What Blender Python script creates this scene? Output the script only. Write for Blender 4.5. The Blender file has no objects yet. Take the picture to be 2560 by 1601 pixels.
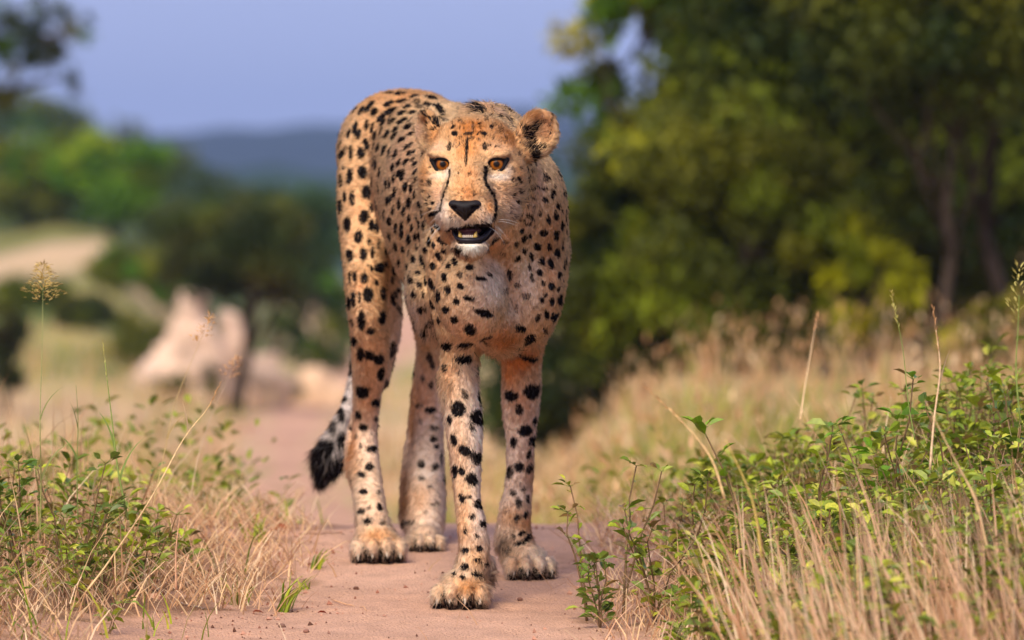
import bpy, math, random
import numpy as np
from mathutils import Vector, Matrix, noise as mnoise

# ------------------------------------------------------------------ camera, world, sun, exposure
SC = bpy.context.scene
COL = SC.collection
RNG = np.random.default_rng(7)
random.seed(7)
FPX = 6120.0           # focal length in pixels of a 1024 px wide frame
CAMH = 0.613           # lens height above the sand under the leading paw
HORIZON = 235.0        # picture row of the true horizon
PITCH = math.atan((320.0 - HORIZON) / FPX)

cam_data = bpy.data.cameras.new('camera')
cam = bpy.data.objects.new('camera', cam_data)
COL.objects.link(cam)
cam.location = (0, 0, CAMH)
cam.rotation_euler = (math.pi / 2 - PITCH, 0, 0)
cam_data.sensor_width = 36.0
cam_data.lens = 36.0 * FPX / 1024.0
cam_data.clip_start = 0.5
cam_data.clip_end = 20000
cam_data.dof.use_dof = True
cam_data.dof.focus_distance = 9.78
cam_data.dof.aperture_fstop = cam_data.lens / 40.0
cam_data.dof.aperture_blades = 0
SC.camera = cam
SC.render.resolution_x = 1024
SC.render.resolution_y = 640

SUN_EL, SUN_AZ = math.radians(43), math.radians(180 + 18)   # behind the camera, a little to the left
world = bpy.data.worlds.new('World')
SC.world = world
world.use_nodes = True
wn = world.node_tree
wn.nodes.clear()
w_out = wn.nodes.new('ShaderNodeOutputWorld')
w_bg = wn.nodes.new('ShaderNodeBackground')
w_sky = wn.nodes.new('ShaderNodeTexSky')
w_sky.sky_type = 'NISHITA'
w_sky.sun_disc = False
w_sky.sun_elevation = SUN_EL
w_sky.sun_rotation = SUN_AZ
w_sky.air_density = 1.0
w_sky.dust_density = 0.6
w_sky.ozone_density = 3.0
w_mix = wn.nodes.new('ShaderNodeMix')
w_mix.data_type = 'RGBA'
w_mix.inputs['Factor'].default_value = 0.82
w_mix.inputs['B'].default_value = (4.35, 4.75, 8.1, 1)       # thin even high cloud over the whole sky
wn.links.new(w_sky.outputs['Color'], w_mix.inputs['A'])
wn.links.new(w_mix.outputs['Result'], w_bg.inputs['Color'])
w_bg.inputs['Strength'].default_value = 0.075
wn.links.new(w_bg.outputs['Background'], w_out.inputs['Surface'])

sun_data = bpy.data.lights.new('sun', 'SUN')
sun_data.energy = 3.3
sun_data.angle = math.radians(38)
sun_data.color = (1.0, 0.90, 0.72)
sun = bpy.data.objects.new('sun', sun_data)
COL.objects.link(sun)
_sd = Vector((math.sin(SUN_AZ) * math.cos(SUN_EL), math.cos(SUN_AZ) * math.cos(SUN_EL), math.sin(SUN_EL)))
sun.rotation_euler = _sd.to_track_quat('Z', 'Y').to_euler()

SC.view_settings.view_transform = 'Standard'
SC.view_settings.look = 'None'
SC.view_settings.exposure = 0.73
SC.view_settings.gamma = 1.0
SC.view_settings.use_curve_mapping = False
SC.cycles.max_bounces = 6
SC.cycles.transparent_max_bounces = 8
SC.cycles.diffuse_bounces = 3
SC.cycles.glossy_bounces = 2
SC.cycles.volume_bounces = 0
SC.render.hair_type = 'STRAND' if False else SC.render.hair_type
SC.cycles_curves.shape = 'RIBBONS'

# ------------------------------------------------------------------ helpers
CP, SP = math.cos(PITCH), math.sin(PITCH)

def ray(px, py):
    """direction of the picture point, scaled so that its world y component is 1"""
    px = np.asarray(px, float); py = np.asarray(py, float)
    x = (px - 512.0) / FPX
    v = (320.0 - py) / FPX
    yy = CP + v * SP
    zz = -SP + v * CP
    return np.stack([x / yy, np.ones_like(x), zz / yy], -1)

def P(px, py, Y):
    """world point at distance Y seen at a picture point"""
    d = ray(px, py) * Y
    d[..., 2] += CAMH
    return d

def m_of(px, Y):
    return px * Y / FPX

def srgb(r, g, b):
    c = np.array([r, g, b], float) / 255.0
    return np.where(c <= 0.04045, c / 12.92, ((c + 0.055) / 1.055) ** 2.4)

def sstep(a, b, x):
    t = np.clip((x - a) / (b - a), 0, 1)
    return t * t * (3 - 2 * t)

def vnoise(p, freq, seed=0):
    """cheap smooth value noise, vectorised, about -1..1"""
    q = np.asarray(p, float) * freq + seed * 17.31
    i = np.floor(q).astype(np.int64); f = q - i
    f = f * f * (3 - 2 * f)
    def h(ix, iy, iz):
        n = (ix * 374761393 + iy * 668265263 + iz * 2147483647 + seed * 144269) & 0x7fffffff
        n = ((n ^ (n >> 13)) * 1274126177) & 0x7fffffff
        n = (n ^ (n >> 16)) & 0xffff
        return n / 32767.5 - 1.0
    x, y, z = i[..., 0], i[..., 1], i[..., 2]
    fx, fy, fz = f[..., 0], f[..., 1], f[..., 2]
    def l(a, b, t): return a + (b - a) * t
    return l(l(l(h(x, y, z), h(x+1, y, z), fx), l(h(x, y+1, z), h(x+1, y+1, z), fx), fy),
             l(l(h(x, y, z+1), h(x+1, y, z+1), fx), l(h(x, y+1, z+1), h(x+1, y+1, z+1), fx), fy), fz)

def norm(v):
    return v / np.maximum(np.linalg.norm(v, axis=-1, keepdims=True), 1e-9)

def empty(name, loc, label, cat, group=None):
    o = bpy.data.objects.new(name, None)
    o.location = loc
    o.empty_display_size = 0.05
    COL.objects.link(o)
    o['label'] = label; o['category'] = cat
    if group: o['group'] = group
    return o

def tag(o, label=None, cat=None, group=None, kind=None):
    if label: o['label'] = label
    if cat: o['category'] = cat
    if group: o['group'] = group
    if kind: o['kind'] = kind
    return o

def np_mesh(name, V, loops, sizes, smooth=True, mat=None, attrs=None):
    """mesh data from numpy arrays: V (n,3), flat loop indices, polygon sizes"""
    me = bpy.data.meshes.new(name)
    V = np.ascontiguousarray(V, np.float32)
    loops = np.ascontiguousarray(loops, np.int32).ravel()
    sizes = np.ascontiguousarray(sizes, np.int32)
    me.vertices.add(len(V)); me.vertices.foreach_set('co', V.ravel())
    me.loops.add(len(loops)); me.loops.foreach_set('vertex_index', loops)
    me.polygons.add(len(sizes))
    st = np.zeros(len(sizes), np.int32); st[1:] = np.cumsum(sizes)[:-1]
    me.polygons.foreach_set('loop_start', st)
    me.polygons.foreach_set('loop_total', sizes)
    me.update(calc_edges=True)
    me.polygons.foreach_set('use_smooth', np.full(len(sizes), smooth))
    if attrs:
        for k, a in attrs.items():
            at = me.attributes.new(k, 'FLOAT_COLOR', 'POINT')
            c = np.ones((len(V), 4), np.float32); c[:, :3] = a
            at.data.foreach_set('color', c.ravel())
    if mat: me.materials.append(mat)
    return me

def link(name, me, parent=None, loc=None):
    """one mesh object; vertices given in world space stay where they are"""
    o = bpy.data.objects.new(name, me)
    COL.objects.link(o)
    if parent is not None:
        o.parent = parent
        o.matrix_parent_inverse = Matrix.Translation(-Vector(parent.location))
    if loc is not None: o.location = loc
    return o

# ------------------------------------------------------------------ material helpers
def mat_new(name):
    m = bpy.data.materials.new(name)
    m.use_nodes = True
    nt = m.node_tree
    b = nt.nodes['Principled BSDF']
    return m, nt, b

def mat_attr(name, rough=0.7, spec=0.3, trans=0.0, bump=None, var=0.0, vscale=40.0):
    """surface coloured by the mesh attribute 'col' with a little procedural variation"""
    m, nt, b = mat_new(name)
    a = nt.nodes.new('ShaderNodeAttribute'); a.attribute_name = 'col'
    src = a.outputs['Color']
    if var:
        tn = nt.nodes.new('ShaderNodeTexNoise'); tn.inputs['Scale'].default_value = vscale; tn.inputs['Detail'].default_value = 5
        g = nt.nodes.new('ShaderNodeNewGeometry'); nt.links.new(g.outputs['Position'], tn.inputs['Vector'])
        mr = nt.nodes.new('ShaderNodeMapRange'); mr.inputs['From Min'].default_value = 0.3; mr.inputs['From Max'].default_value = 0.7
        mr.inputs['To Min'].default_value = 1 - var; mr.inputs['To Max'].default_value = 1 + var
        nt.links.new(tn.outputs['Fac'], mr.inputs['Value'])
        mx = nt.nodes.new('ShaderNodeVectorMath'); mx.operation = 'SCALE'
        nt.links.new(src, mx.inputs[0]); nt.links.new(mr.outputs['Result'], mx.inputs['Scale'])
        src = mx.outputs['Vector']
    nt.links.new(src, b.inputs['Base Color'])
    b.inputs['Roughness'].default_value = rough
    b.inputs['Specular IOR Level'].default_value = spec
    if bump:
        tn = nt.nodes.new('ShaderNodeTexNoise'); tn.inputs['Scale'].default_value = bump[0]; tn.inputs['Detail'].default_value = 6
        g = nt.nodes.new('ShaderNodeNewGeometry'); nt.links.new(g.outputs['Position'], tn.inputs['Vector'])
        bp = nt.nodes.new('ShaderNodeBump'); bp.inputs['Strength'].default_value = bump[1]; bp.inputs['Distance'].default_value = bump[2]
        nt.links.new(tn.outputs['Fac'], bp.inputs['Height']); nt.links.new(bp.outputs['Normal'], b.inputs['Normal'])
    if trans:
        t = nt.nodes.new('ShaderNodeBsdfTranslucent'); nt.links.new(src, t.inputs['Color'])
        mix = nt.nodes.new('ShaderNodeMixShader'); mix.inputs['Fac'].default_value = trans
        nt.links.new(b.outputs['BSDF'], mix.inputs[1]); nt.links.new(t.outputs['BSDF'], mix.inputs[2])
        nt.links.new(mix.outputs['Shader'], nt.nodes['Material Output'].inputs['Surface'])
    return m

def mat_plain(name, col, rough=0.5, spec=0.5, coat=0.0, var=0.15, vscale=120.0, bump=0.0):
    m, nt, b = mat_new(name)
    tn = nt.nodes.new('ShaderNodeTexNoise'); tn.inputs['Scale'].default_value = vscale; tn.inputs['Detail'].default_value = 4
    tc = nt.nodes.new('ShaderNodeTexCoord'); nt.links.new(tc.outputs['Object'], tn.inputs['Vector'])
    cr = nt.nodes.new('ShaderNodeValToRGB')
    cr.color_ramp.elements[0].position = 0.3; cr.color_ramp.elements[1].position = 0.7
    cr.color_ramp.elements[0].color = tuple(c * (1 - var) for c in col) + (1,)
    cr.color_ramp.elements[1].color = tuple(min(1, c * (1 + var)) for c in col) + (1,)
    nt.links.new(tn.outputs['Fac'], cr.inputs['Fac']); nt.links.new(cr.outputs['Color'], b.inputs['Base Color'])
    b.inputs['Roughness'].default_value = rough
    b.inputs['Specular IOR Level'].default_value = spec
    b.inputs['Coat Weight'].default_value = coat
    if bump:
        bp = nt.nodes.new('ShaderNodeBump'); bp.inputs['Strength'].default_value = bump; bp.inputs['Distance'].default_value = 0.001
        nt.links.new(tn.outputs['Fac'], bp.inputs['Height']); nt.links.new(bp.outputs['Normal'], b.inputs['Normal'])
    return m
# ------------------------------------------------------------------ cheetah: the body as one smooth implicit surface
PRIMS = []      # (kind, data, k, bbox_lo, bbox_hi)

def _bb(c, r):
    c = np.atleast_2d(c)
    return c.min(0) - r, c.max(0) + r

def rotm(rx=0, ry=0, rz=0):
    from mathutils import Euler
    return np.array(Euler((math.radians(rx), math.radians(ry), math.radians(rz))).to_matrix())

def prim_ell(c, r, k=0.02, rot=None, sub=False):
    c = np.array(c, float); r = np.array(r, float)
    lo, hi = _bb(c, r.max() + 0.03)
    PRIMS.append(('e', (c, r, rot), k, lo, hi, sub))

def prim_cone(a, ra, b, rb, k=0.02, sub=False):
    a = np.array(a, float); b = np.array(b, float)
    lo, hi = _bb(np.array([a, b]), max(ra, rb) + 0.03)
    PRIMS.append(('c', (a, ra, b, rb), k, lo, hi, sub))

def smooth_path(pts, n=4):
    """Catmull-Rom through (x, y, z, r) control points"""
    p = np.array(pts, float)
    q = np.vstack([2*p[0]-p[1], p, 2*p[-1]-p[-2]])
    out = []
    for i in range(1, len(q) - 2):
        for t in np.arange(n) / n:
            a, b, c, d = q[i-1], q[i], q[i+1], q[i+2]
            out.append(0.5*((2*b) + (c-a)*t + (2*a-5*b+4*c-d)*t*t + (3*b-a-3*c+d)*t**3))
    out.append(p[-1])
    return np.array(out)

def prim_path(pts4, k=0.02, sub=False, n=3):
    q = smooth_path(pts4, n)
    lo, hi = _bb(q[:, :3], q[:, 3].max() + 0.03)
    PRIMS.append(('p', q, k, lo, hi, sub))

def _eval(pr, p):
    kind, d = pr[0], pr[1]
    if kind == 'p':
        best = np.full(len(p), 1e3)
        for a, b in zip(d[:-1], d[1:]):
            ab = b[:3] - a[:3]
            t = np.clip(((p - a[:3]) @ ab) / max(ab @ ab, 1e-12), 0, 1)
            best = np.minimum(best, np.linalg.norm(p - a[:3] - t[:, None] * ab, axis=-1) - (a[3] + (b[3] - a[3]) * t))
        return best
    if kind == 'e':
        c, r, rot = d
        q = p - c
        if rot is not None: q = q @ rot          # into the ellipsoid's own frame
        k0 = np.linalg.norm(q / r, axis=-1)
        k1 = np.linalg.norm(q / (r * r), axis=-1)
        return k0 * (k0 - 1.0) / np.maximum(k1, 1e-6)
    a, ra, b, rb = d
    ab = b - a
    t = np.clip(((p - a) @ ab) / (ab @ ab), 0, 1)
    return np.linalg.norm(p - a - t[:, None] * ab, axis=-1) - (ra + (rb - ra) * t)

def sdf(p, prims=None):
    prims = PRIMS if prims is None else prims
    f = np.full(len(p), 0.06)
    if not len(p): return f
    pl, ph = p.min(0), p.max(0)
    for pr in prims:
        lo, hi = pr[3], pr[4]
        if (pl > hi).any() or (ph < lo).any(): continue
        m = np.all((p > lo) & (p < hi), axis=1)
        if not m.any(): continue
        g = _eval(pr, p[m]); k = pr[2]; fm = f[m]
        if pr[5]:                                  # smooth subtraction
            h = np.clip(0.5 - 0.5 * (fm + g) / k, 0, 1)
            f[m] = fm + (-g - fm) * h + k * h * (1 - h)
        else:
            h = np.clip(0.5 + 0.5 * (fm - g) / k, 0, 1)
            f[m] = fm + (g - fm) * h - k * h * (1 - h)
    return f

def sdf_grad(p, prims=None, e=0.0008):
    g = np.zeros_like(p)
    for i in range(3):
        d = np.zeros(3); d[i] = e
        g[:, i] = sdf(p + d, prims) - sdf(p - d, prims)
    return norm(g)

def surface_nets(vox, prims=None, lo=None, hi=None):
    """sparse naive surface nets of the implicit surface; returns V, quads"""
    prims = PRIMS if prims is None else prims
    if lo is None:
        lo = np.min([q[3] for q in prims], 0); hi = np.max([q[4] for q in prims], 0)
    n = np.ceil((hi - lo) / vox).astype(int) + 2
    B = 8
    nb = -(-n // B)
    gx, gy, gz = np.meshgrid(*[np.arange(k) for k in nb], indexing='ij')
    bc = np.stack([gx.ravel(), gy.ravel(), gz.ravel()], 1)
    cen = lo + (bc * B + B / 2) * vox
    fb = sdf(cen, prims)
    rad = B * vox * 0.5 * 1.7321 * 1.9 + 0.004
    act = bc[np.abs(fb) < rad]
    F = np.full(tuple(nb * B + 1), 0.06, np.float32)
    off = np.stack(np.meshgrid(*[np.arange(B + 1)] * 3, indexing='ij'), -1).reshape(-1, 3)
    # inside blocks far from the surface get a negative sign
    for b in bc[(fb <= -rad)]:
        F[b[0]*B:b[0]*B+B+1, b[1]*B:b[1]*B+B+1, b[2]*B:b[2]*B+B+1] = -0.06
    act = act[np.lexsort(tuple((act[:, i] // 3) for i in (0, 1, 2)))]
    grp = (act[:, 0] // 3) * 1000000 + (act[:, 1] // 3) * 1000 + act[:, 2] // 3
    order = np.argsort(grp, kind='stable'); act = act[order]; grp = grp[order]
    cuts = np.concatenate([[0], np.nonzero(np.diff(grp))[0] + 1, [len(act)]])
    for s, e_ in zip(cuts[:-1], cuts[1:]):
        a = act[s:e_]
        idx = (a[:, None, :] * B + off[None]).reshape(-1, 3)
        f = sdf(lo + idx * vox, prims)
        F[idx[:, 0], idx[:, 1], idx[:, 2]] = f
    ins = F < 0
    c = ins[:-1, :-1, :-1].astype(np.int8)
    tot = np.zeros_like(c)
    for dx in (0, 1):
        for dy in (0, 1):
            for dz in (0, 1):
                tot += ins[dx:ins.shape[0]-1+dx, dy:ins.shape[1]-1+dy, dz:ins.shape[2]-1+dz]
    cell = (tot > 0) & (tot < 8)
    ci = np.argwhere(cell)
    vid = np.full(cell.shape, -1, np.int64)
    vid[cell] = np.arange(len(ci))
    acc = np.zeros((len(ci), 3)); cnt = np.zeros(len(ci))
    corners = [(dx, dy, dz) for dx in (0, 1) for dy in (0, 1) for dz in (0, 1)]
    for i in range(8):
        for ax in range(3):
            if corners[i][ax] == 0:
                j = list(corners[i]); j[ax] = 1
                a = F[ci[:, 0]+corners[i][0], ci[:, 1]+corners[i][1], ci[:, 2]+corners[i][2]]
                b = F[ci[:, 0]+j[0], ci[:, 1]+j[1], ci[:, 2]+j[2]]
                m = (a < 0) != (b < 0)
                t = np.where(m, a / np.where(m, a - b, 1), 0)
                pt = np.tile(np.array(corners[i], float), (len(ci), 1)); pt[:, ax] = t
                acc[m] += pt[m]; cnt[m] += 1
    V = lo + (ci + acc / cnt[:, None]) * vox
    quads = []
    for ax in range(3):
        o1, o2 = [(1, 2), (2, 0), (0, 1)][ax]
        sl0 = [slice(None)] * 3; sl1 = [slice(None)] * 3
        sl0[ax] = slice(0, -1); sl1[ax] = slice(1, None)
        A = ins[tuple(sl0)]; Bn = ins[tuple(sl1)]
        e = np.argwhere(A != Bn)
        e = e[(e[:, o1] > 0) & (e[:, o2] > 0) & (e[:, o1] < cell.shape[o1]) & (e[:, o2] < cell.shape[o2])]
        flip = A[e[:, 0], e[:, 1], e[:, 2]]
        def v(d1, d2):
            q = e.copy(); q[:, o1] += d1; q[:, o2] += d2
            return vid[q[:, 0], q[:, 1], q[:, 2]]
        q = np.stack([v(-1, -1), v(0, -1), v(0, 0), v(-1, 0)], 1)
        q[~flip] = q[~flip][:, ::-1]
        quads.append(q)
    Q = np.concatenate(quads)
    Q = Q[(Q >= 0).all(1)]
    return V, Q

def subdivide_quads(V, Q, mask):
    """split masked quads into 4; neighbours become n-gons, so the surface stays closed"""
    E = np.stack([Q, np.roll(Q, -1, 1)], -1)                     # per quad 4 edges
    key = np.sort(E, -1).reshape(-1, 2)
    code = key[:, 0] * (len(V) + 1) + key[:, 1]
    um = np.unique(code[np.repeat(mask, 4)])
    a = um // (len(V) + 1); b = um % (len(V) + 1)
    mid = (V[a] + V[b]) / 2
    base = len(V)
    pos = np.searchsorted(um, code)
    pos = np.clip(pos, 0, len(um) - 1)
    has = um[pos] == code
    eid = np.where(has, base + pos, -1).reshape(-1, 4)
    cen = V[Q[mask]].mean(1)
    V2 = np.concatenate([V, mid, cen])
    cid = base + len(um) + np.arange(mask.sum())
    Qm, Em = Q[mask], eid[mask]
    new = [np.stack([Qm[:, i], Em[:, i], cid, Em[:, i-1]], 1) for i in range(4)]
    newq = np.concatenate(new)
    rest, er = Q[~mask], eid[~mask]
    anye = (er >= 0).any(1)
    polys = []
    for q, e in zip(rest[anye], er[anye]):
        l = []
        for i in range(4):
            l.append(q[i])
            if e[i] >= 0: l.append(e[i])
        polys.append(l)
    return V2, np.concatenate([newq, rest[~anye]]), polys

# ---- where the animal stands: the head nearest, the rump about a metre behind it
YH = 9.72
HS = YH / FPX                      # one picture pixel at the head, in metres
HC = P(470.0, 164.0, YH)           # midpoint between the eyes
_yaw = math.radians(6.0)           # the face is turned a little to the picture's left

def HP(x, u, w):
    """head space (pixels: right, up, towards the lens) to world"""
    x = np.asarray(x, float); u = np.asarray(u, float); w = np.asarray(w, float)
    xr = x * math.cos(_yaw) - w * math.sin(_yaw)
    wr = x * math.sin(_yaw) + w * math.cos(_yaw)
    return HC + HS * np.stack([xr, -wr, u + 0 * xr], -1)

HROT = rotm(0, 0, -6.0)

def he(x, u, w, rx, ru, rw, k=6, tilt=0, pitch=0, sub=False):
    rot = HROT @ rotm(pitch, tilt, 0)
    prim_ell(HP(x, u, w), np.array([rx, rw, ru]) * HS, k * HS, rot, sub)

def hc(a, ra, b, rb, k=6, sub=False):
    prim_cone(HP(*a), ra * HS, HP(*b), rb * HS, k * HS, sub)

def be(px, py, Y, rx, ry, rY, k=0.03, rot=None):
    """body ellipsoid: centre by picture point and distance, radii rx, ry in pixels, rY in metres"""
    s = Y / FPX
    prim_ell(P(px, py, Y), (rx * s, rY, ry * s), k, rot)

def bc_(a, ra, b, rb, k=0.02):
    """limb segment between two (px, py, Y) with radii in pixels"""
    prim_cone(P(*a), ra * a[2] / FPX, P(*b), rb * b[2] / FPX, k)

def limb(pts, k=0.02, dY=0.0):
    prim_path([tuple(P(a[0], a[1], a[2] + dY)) + (a[3] * (a[2] + dY) / FPX,) for a in pts], k)

# torso
be(496, 212, 10.22, 60, 104, 0.20, 0.03)              # shoulders and chest
be(500, 262, 10.16, 62, 84, 0.15, 0.04)
be(540, 255, 10.30, 24, 82, 0.15, 0.05)               # outer shoulder
be(476, 205, 10.42, 62, 96, 0.20, 0.05)               # ribs
be(448, 205, 10.60, 66, 102, 0.22, 0.05, rotm(-6, 0, 0))
be(428, 180, 10.80, 56, 84, 0.20, 0.05)               # loin
be(398, 156, 10.98, 50, 62, 0.16, 0.05)               # pelvis
be(372, 150, 11.00, 32, 42, 0.13, 0.04)
be(433, 145, 10.98, 28, 46, 0.12, 0.04)
be(405, 116, 11.0, 38, 22, 0.12, 0.03)
# neck and mane
bc_((486, 160, 9.86), 42, (502, 200, 10.12), 56, 0.04)
bc_((484, 178, 9.86), 40, (496, 235, 10.06), 46, 0.04)
be(483, 132, 10.0, 28, 27, 0.12, 0.03)
be(536, 205, 10.08, 24, 42, 0.10, 0.04)
# breast
be(471, 294, 9.995, 36, 46, 0.085, 0.016)
be(530, 290, 10.10, 32, 50, 0.08, 0.016)
be(500, 325, 10.12, 26, 24, 0.12, 0.03)
# leading fore leg
limb([(458, 250, 10.12, 34), (458, 310, 10.12, 26), (460.5, 345, 10.14, 18.5), (458, 378, 10.14, 18.5), (462.5, 412, 10.13, 18.5),
      (465, 442, 10.11, 16.5), (466, 472, 10.10, 14), (468, 502, 10.08, 12.2), (472, 528, 10.07, 14.0), (474, 553, 10.07, 15), (468, 578, 10.055, 15)], 0.02)
be(488, 568, 10.09, 6, 13, 0.020, 0.012)
be(504, 540, 10.50, 7, 13, 0.022, 0.014)
# other fore leg
limb([(541, 250, 10.36, 28), (534, 305, 10.38, 26), (523, 345, 10.44, 20), (521.5, 380, 10.47, 19), (520.5, 412, 10.49, 17.5),
      (520.5, 440, 10.49, 13.5), (520, 471, 10.49, 13), (518, 492, 10.49, 13.5), (515, 512, 10.48, 15.5), (514, 533, 10.48, 16.5), (519, 553, 10.465, 16.5)], 0.02)
# hind leg at the picture's left
limb([(369, 155, 10.90, 30), (363.5, 205, 10.84, 25.5), (365, 250, 10.78, 22.5), (367, 300, 10.74, 20), (370, 335, 10.76, 18.5),
      (370, 362, 10.80, 17.5), (367, 395, 10.85, 13.5), (365, 425, 10.88, 12), (365, 450, 10.87, 12.2), (367, 480, 10.82, 14),
      (370, 508, 10.76, 15), (374, 530, 10.72, 16)], 0.02)
limb([(378, 240, 10.92, 20), (385, 290, 10.92, 16), (388, 330, 10.92, 12.5), (380, 380, 10.92, 9)], 0.035)
limb([(358, 415, 10.93, 6), (354, 440, 10.93, 8), (355, 468, 10.88, 7), (361, 490, 10.84, 6)], 0.03)      # point of the hock
# hind leg in the middle
limb([(432, 170, 11.0, 28), (430, 240, 11.02, 27), (430, 300, 11.02, 22), (431, 345, 11.04, 14), (430, 380, 11.05, 11.5), (430, 415, 11.05, 12.5),
      (428, 445, 11.03, 15), (426, 475, 11.0, 18), (425, 505, 10.96, 20), (425, 525, 10.93, 18.5), (424, 538, 10.91, 15)], 0.02)
limb([(425, 350, 11.08, 7), (419, 385, 11.08, 6), (414, 430, 11.07, 6), (408, 475, 11.03, 6), (408, 520, 10.96, 5)], 0.03)
# belly fur line
be(430, 292, 10.42, 24, 34, 0.14, 0.04)
limb([(462, 250, 10.3, 34), (450, 290, 10.34, 27), (441, 325, 10.38, 14)], 0.04)
# tail
TAIL = [(372, 150, 11.10, 11), (364, 230, 11.22, 9), (361, 320, 11.30, 8), (357, 375, 11.32, 7.5), (348, 410, 11.30, 8), (337, 440, 11.28, 11), (328, 460, 11.26, 12), (324, 474, 11.26, 6)]
limb(TAIL, 0.01)

# paws: top middle of the paw (px, py, Y), direction of the toes, size
PAWS = []
def paw(px, Y, width, fwd, spread=1.0):
    """a paw standing on the sand, toes pointing along fwd (world xy)"""
    s = Y / FPX
    g = np.array([(px - 512) * s, Y, 0.06 * (Y - 10.0)])
    f = np.array([fwd[0], fwd[1], 0.0]); f /= np.linalg.norm(f); f[2] = 0.06 * f[1]
    r = np.array([-f[1], f[0], 0.0])
    if r[0] < 0: r = -r
    W = width * s
    up = np.array([0, 0, 1.0])
    prim_ell(g + up * (W * 0.34) - f * W * 0.10, (W * 0.42, W * 0.46, W * 0.34), 0.012, np.stack([r, -f, up], 1))
    toes = []
    for i, (o, fr, hh) in enumerate([(-0.37, 0.26, 0.22), (-0.13, 0.40, 0.25), (0.13, 0.40, 0.25), (0.37, 0.26, 0.22)]):
        c = g + r * (o * W * spread) + f * (fr * W) + up * (hh * W)
        d = norm(f + r * o * 0.35)
        rr = np.array([-d[1], d[0], 0.0]); rr = rr if rr[0] > 0 else -rr
        prim_ell(c, (W * 0.14, W * 0.28, W * 0.24), 0.0055, np.stack([rr, -d, up], 1))
        toes.append((c, d, W))
    PAWS.append((g, f, r, W, toes))
paw(462, 10.04, 53, (-0.12, -1))
paw(527, 10.45, 48, (0.22, -1))
paw(377, 10.70, 52, (0.10, -1))
paw(425, 10.87, 36, (0.0, -1))

# ---- head, in its own pixel space
he(1, 8, -42, 45, 40, 46, 14)                  # skull
he(0, 14, -20, 37, 30, 29, 14)                 # forehead
for s in (-1, 1):
    he(s*33, -20, -26, 19, 32, 28, 14)         # cheek
    he(s*31, -6, -16, 19, 17, 19, 12)          # cheek bone
    he(s*24, 10, -4, 15, 7, 10, 10)            # brow
    he(s*26, -44, -14, 14, 20, 24, 14)         # jowl
    he(s*17, -8, 2, 8, 14, 10, 10)
    he(s*27, -24, -2, 14, 16, 13, 12)
    he(s*21, -32, 6, 10, 12, 12, 10)
hc((0, 6, -2), 18, (0, -26, 26), 16.5, 12)       # bridge of the nose
hc((0, -26, 26), 16.5, (0, -38, 38), 14.5, 8)
for s in (-1, 1):
    he(s*12, -32, 22, 13, 16, 18, 8)
    he(s*13, -52, 30, 14.5, 14, 17, 9)         # whisker pads
    hc((s*19, -50, 22), 10, (s*30, -46, -6), 13, 12)
# lower jaw
he(2, -82, 20, 16.5, 9.0, 16, 5)
hc((2, -79, 14), 10, (18, -66, -6), 12, 8)
hc((0, -79, 14), 10, (-18, -66, -6), 12, 8)
# open mouth
he(2.5, -71, 34, 16.0, 5.2, 34, 2.5, sub=True)
he(13, -68.5, 22, 10, 5.6, 26, 2.5, tilt=-24, sub=True)
he(0, -62, 47, 1.3, 5, 5, 2, sub=True)

def head_surface(x, u):
    """depth (head space) of the face at a head space point"""
    w = 90.0
    for _ in range(60):
        f = sdf(HP(np.array([x]), np.array([u]), np.array([w])))[0]
        w -= min(f, 0.04) / HS * 0.9
        if abs(f) < 1e-5: break
    return w
EYES = []
for s in (-1, 1):
    w = head_surface(s*27, 0.5)
    w2 = head_surface(s*27, 9.0)
    we = min(w, w2 - 0.5)
    EYES.append((s*27.0, 0.0, we - 5.0))
NOSE_W = head_surface(0, -45)
for (x, u, w) in EYES:
    q_ = 1 if x > 0 else -1
    he(x + q_*1.5, u + 8.6, w + 5.0, 12.5, 4.2, 6.5, 5, tilt=q_*-8)
    he(x - q_*1.0, u - 9.5, w + 1.0, 10, 3.5, 5, 5)
for (x, u, w) in EYES:
    he(x, u, w + 6, 9.6, 6.6, 7.5, 2.0, tilt=(-14 if x > 0 else 14), sub=True)
EARS = []
def ear(cx, cu, cw, rx, ru, yaw, tilt, cup=9.0):
    """cupped ear: an outer shell with its hollow cut out"""
    rot = rotm(0, 0, yaw) @ rotm(0, tilt, 0)
    c = HP(cx, cu, cw)
    prim_ell(c, np.array([rx, 8.0, ru]) * HS, 5 * HS, rot)
    off = rot @ np.array([0, -cup, -1.0]) * HS
    EARS.append((c, rot, off, rx, ru))
ear(65, 31, -34, 20, 25, 6, 22)
ear(-46, 33, -38, 17, 22, -62, -20, 10.0)
he(50, 18, -40, 14, 16, 12, 10)
he(-38, 22, -40, 12, 14, 12, 10)
for (c, rot, off, rx, ru) in EARS:
    prim_ell(c + off, np.array([rx - 4.5, 9.0, ru - 4.5]) * HS, 3 * HS, rot, True)
prim_cone(HP(57, 18, -22), 5*HS, HP(62, 26, -28), 7*HS, 3*HS, True)
# ------------------------------------------------------------------ cheetah: coat pattern
CAMP = np.array([0, 0, CAMH])

def trace(px, py):
    """distance along each picture ray to the animal; second value is False where the ray misses it"""
    d = norm(ray(px, py)); t = np.full(len(d), 9.2); best = np.full(len(d), 1.0); tb = t.copy()
    live = np.ones(len(d), bool)
    for _ in range(150):
        if not live.any(): break
        f = sdf(CAMP + d[live] * t[live, None])
        i = np.nonzero(live)[0]
        upd = f < best[i]; best[i[upd]] = f[upd]; tb[i[upd]] = t[i[upd]]
        t[i] += np.maximum(f, 0.0004) * 0.85
        live[i[(f < 0.0006) | (t[i] > 12.2)]] = False
    hit = best < 0.012
    return CAMP + d * tb[:, None], hit

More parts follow.
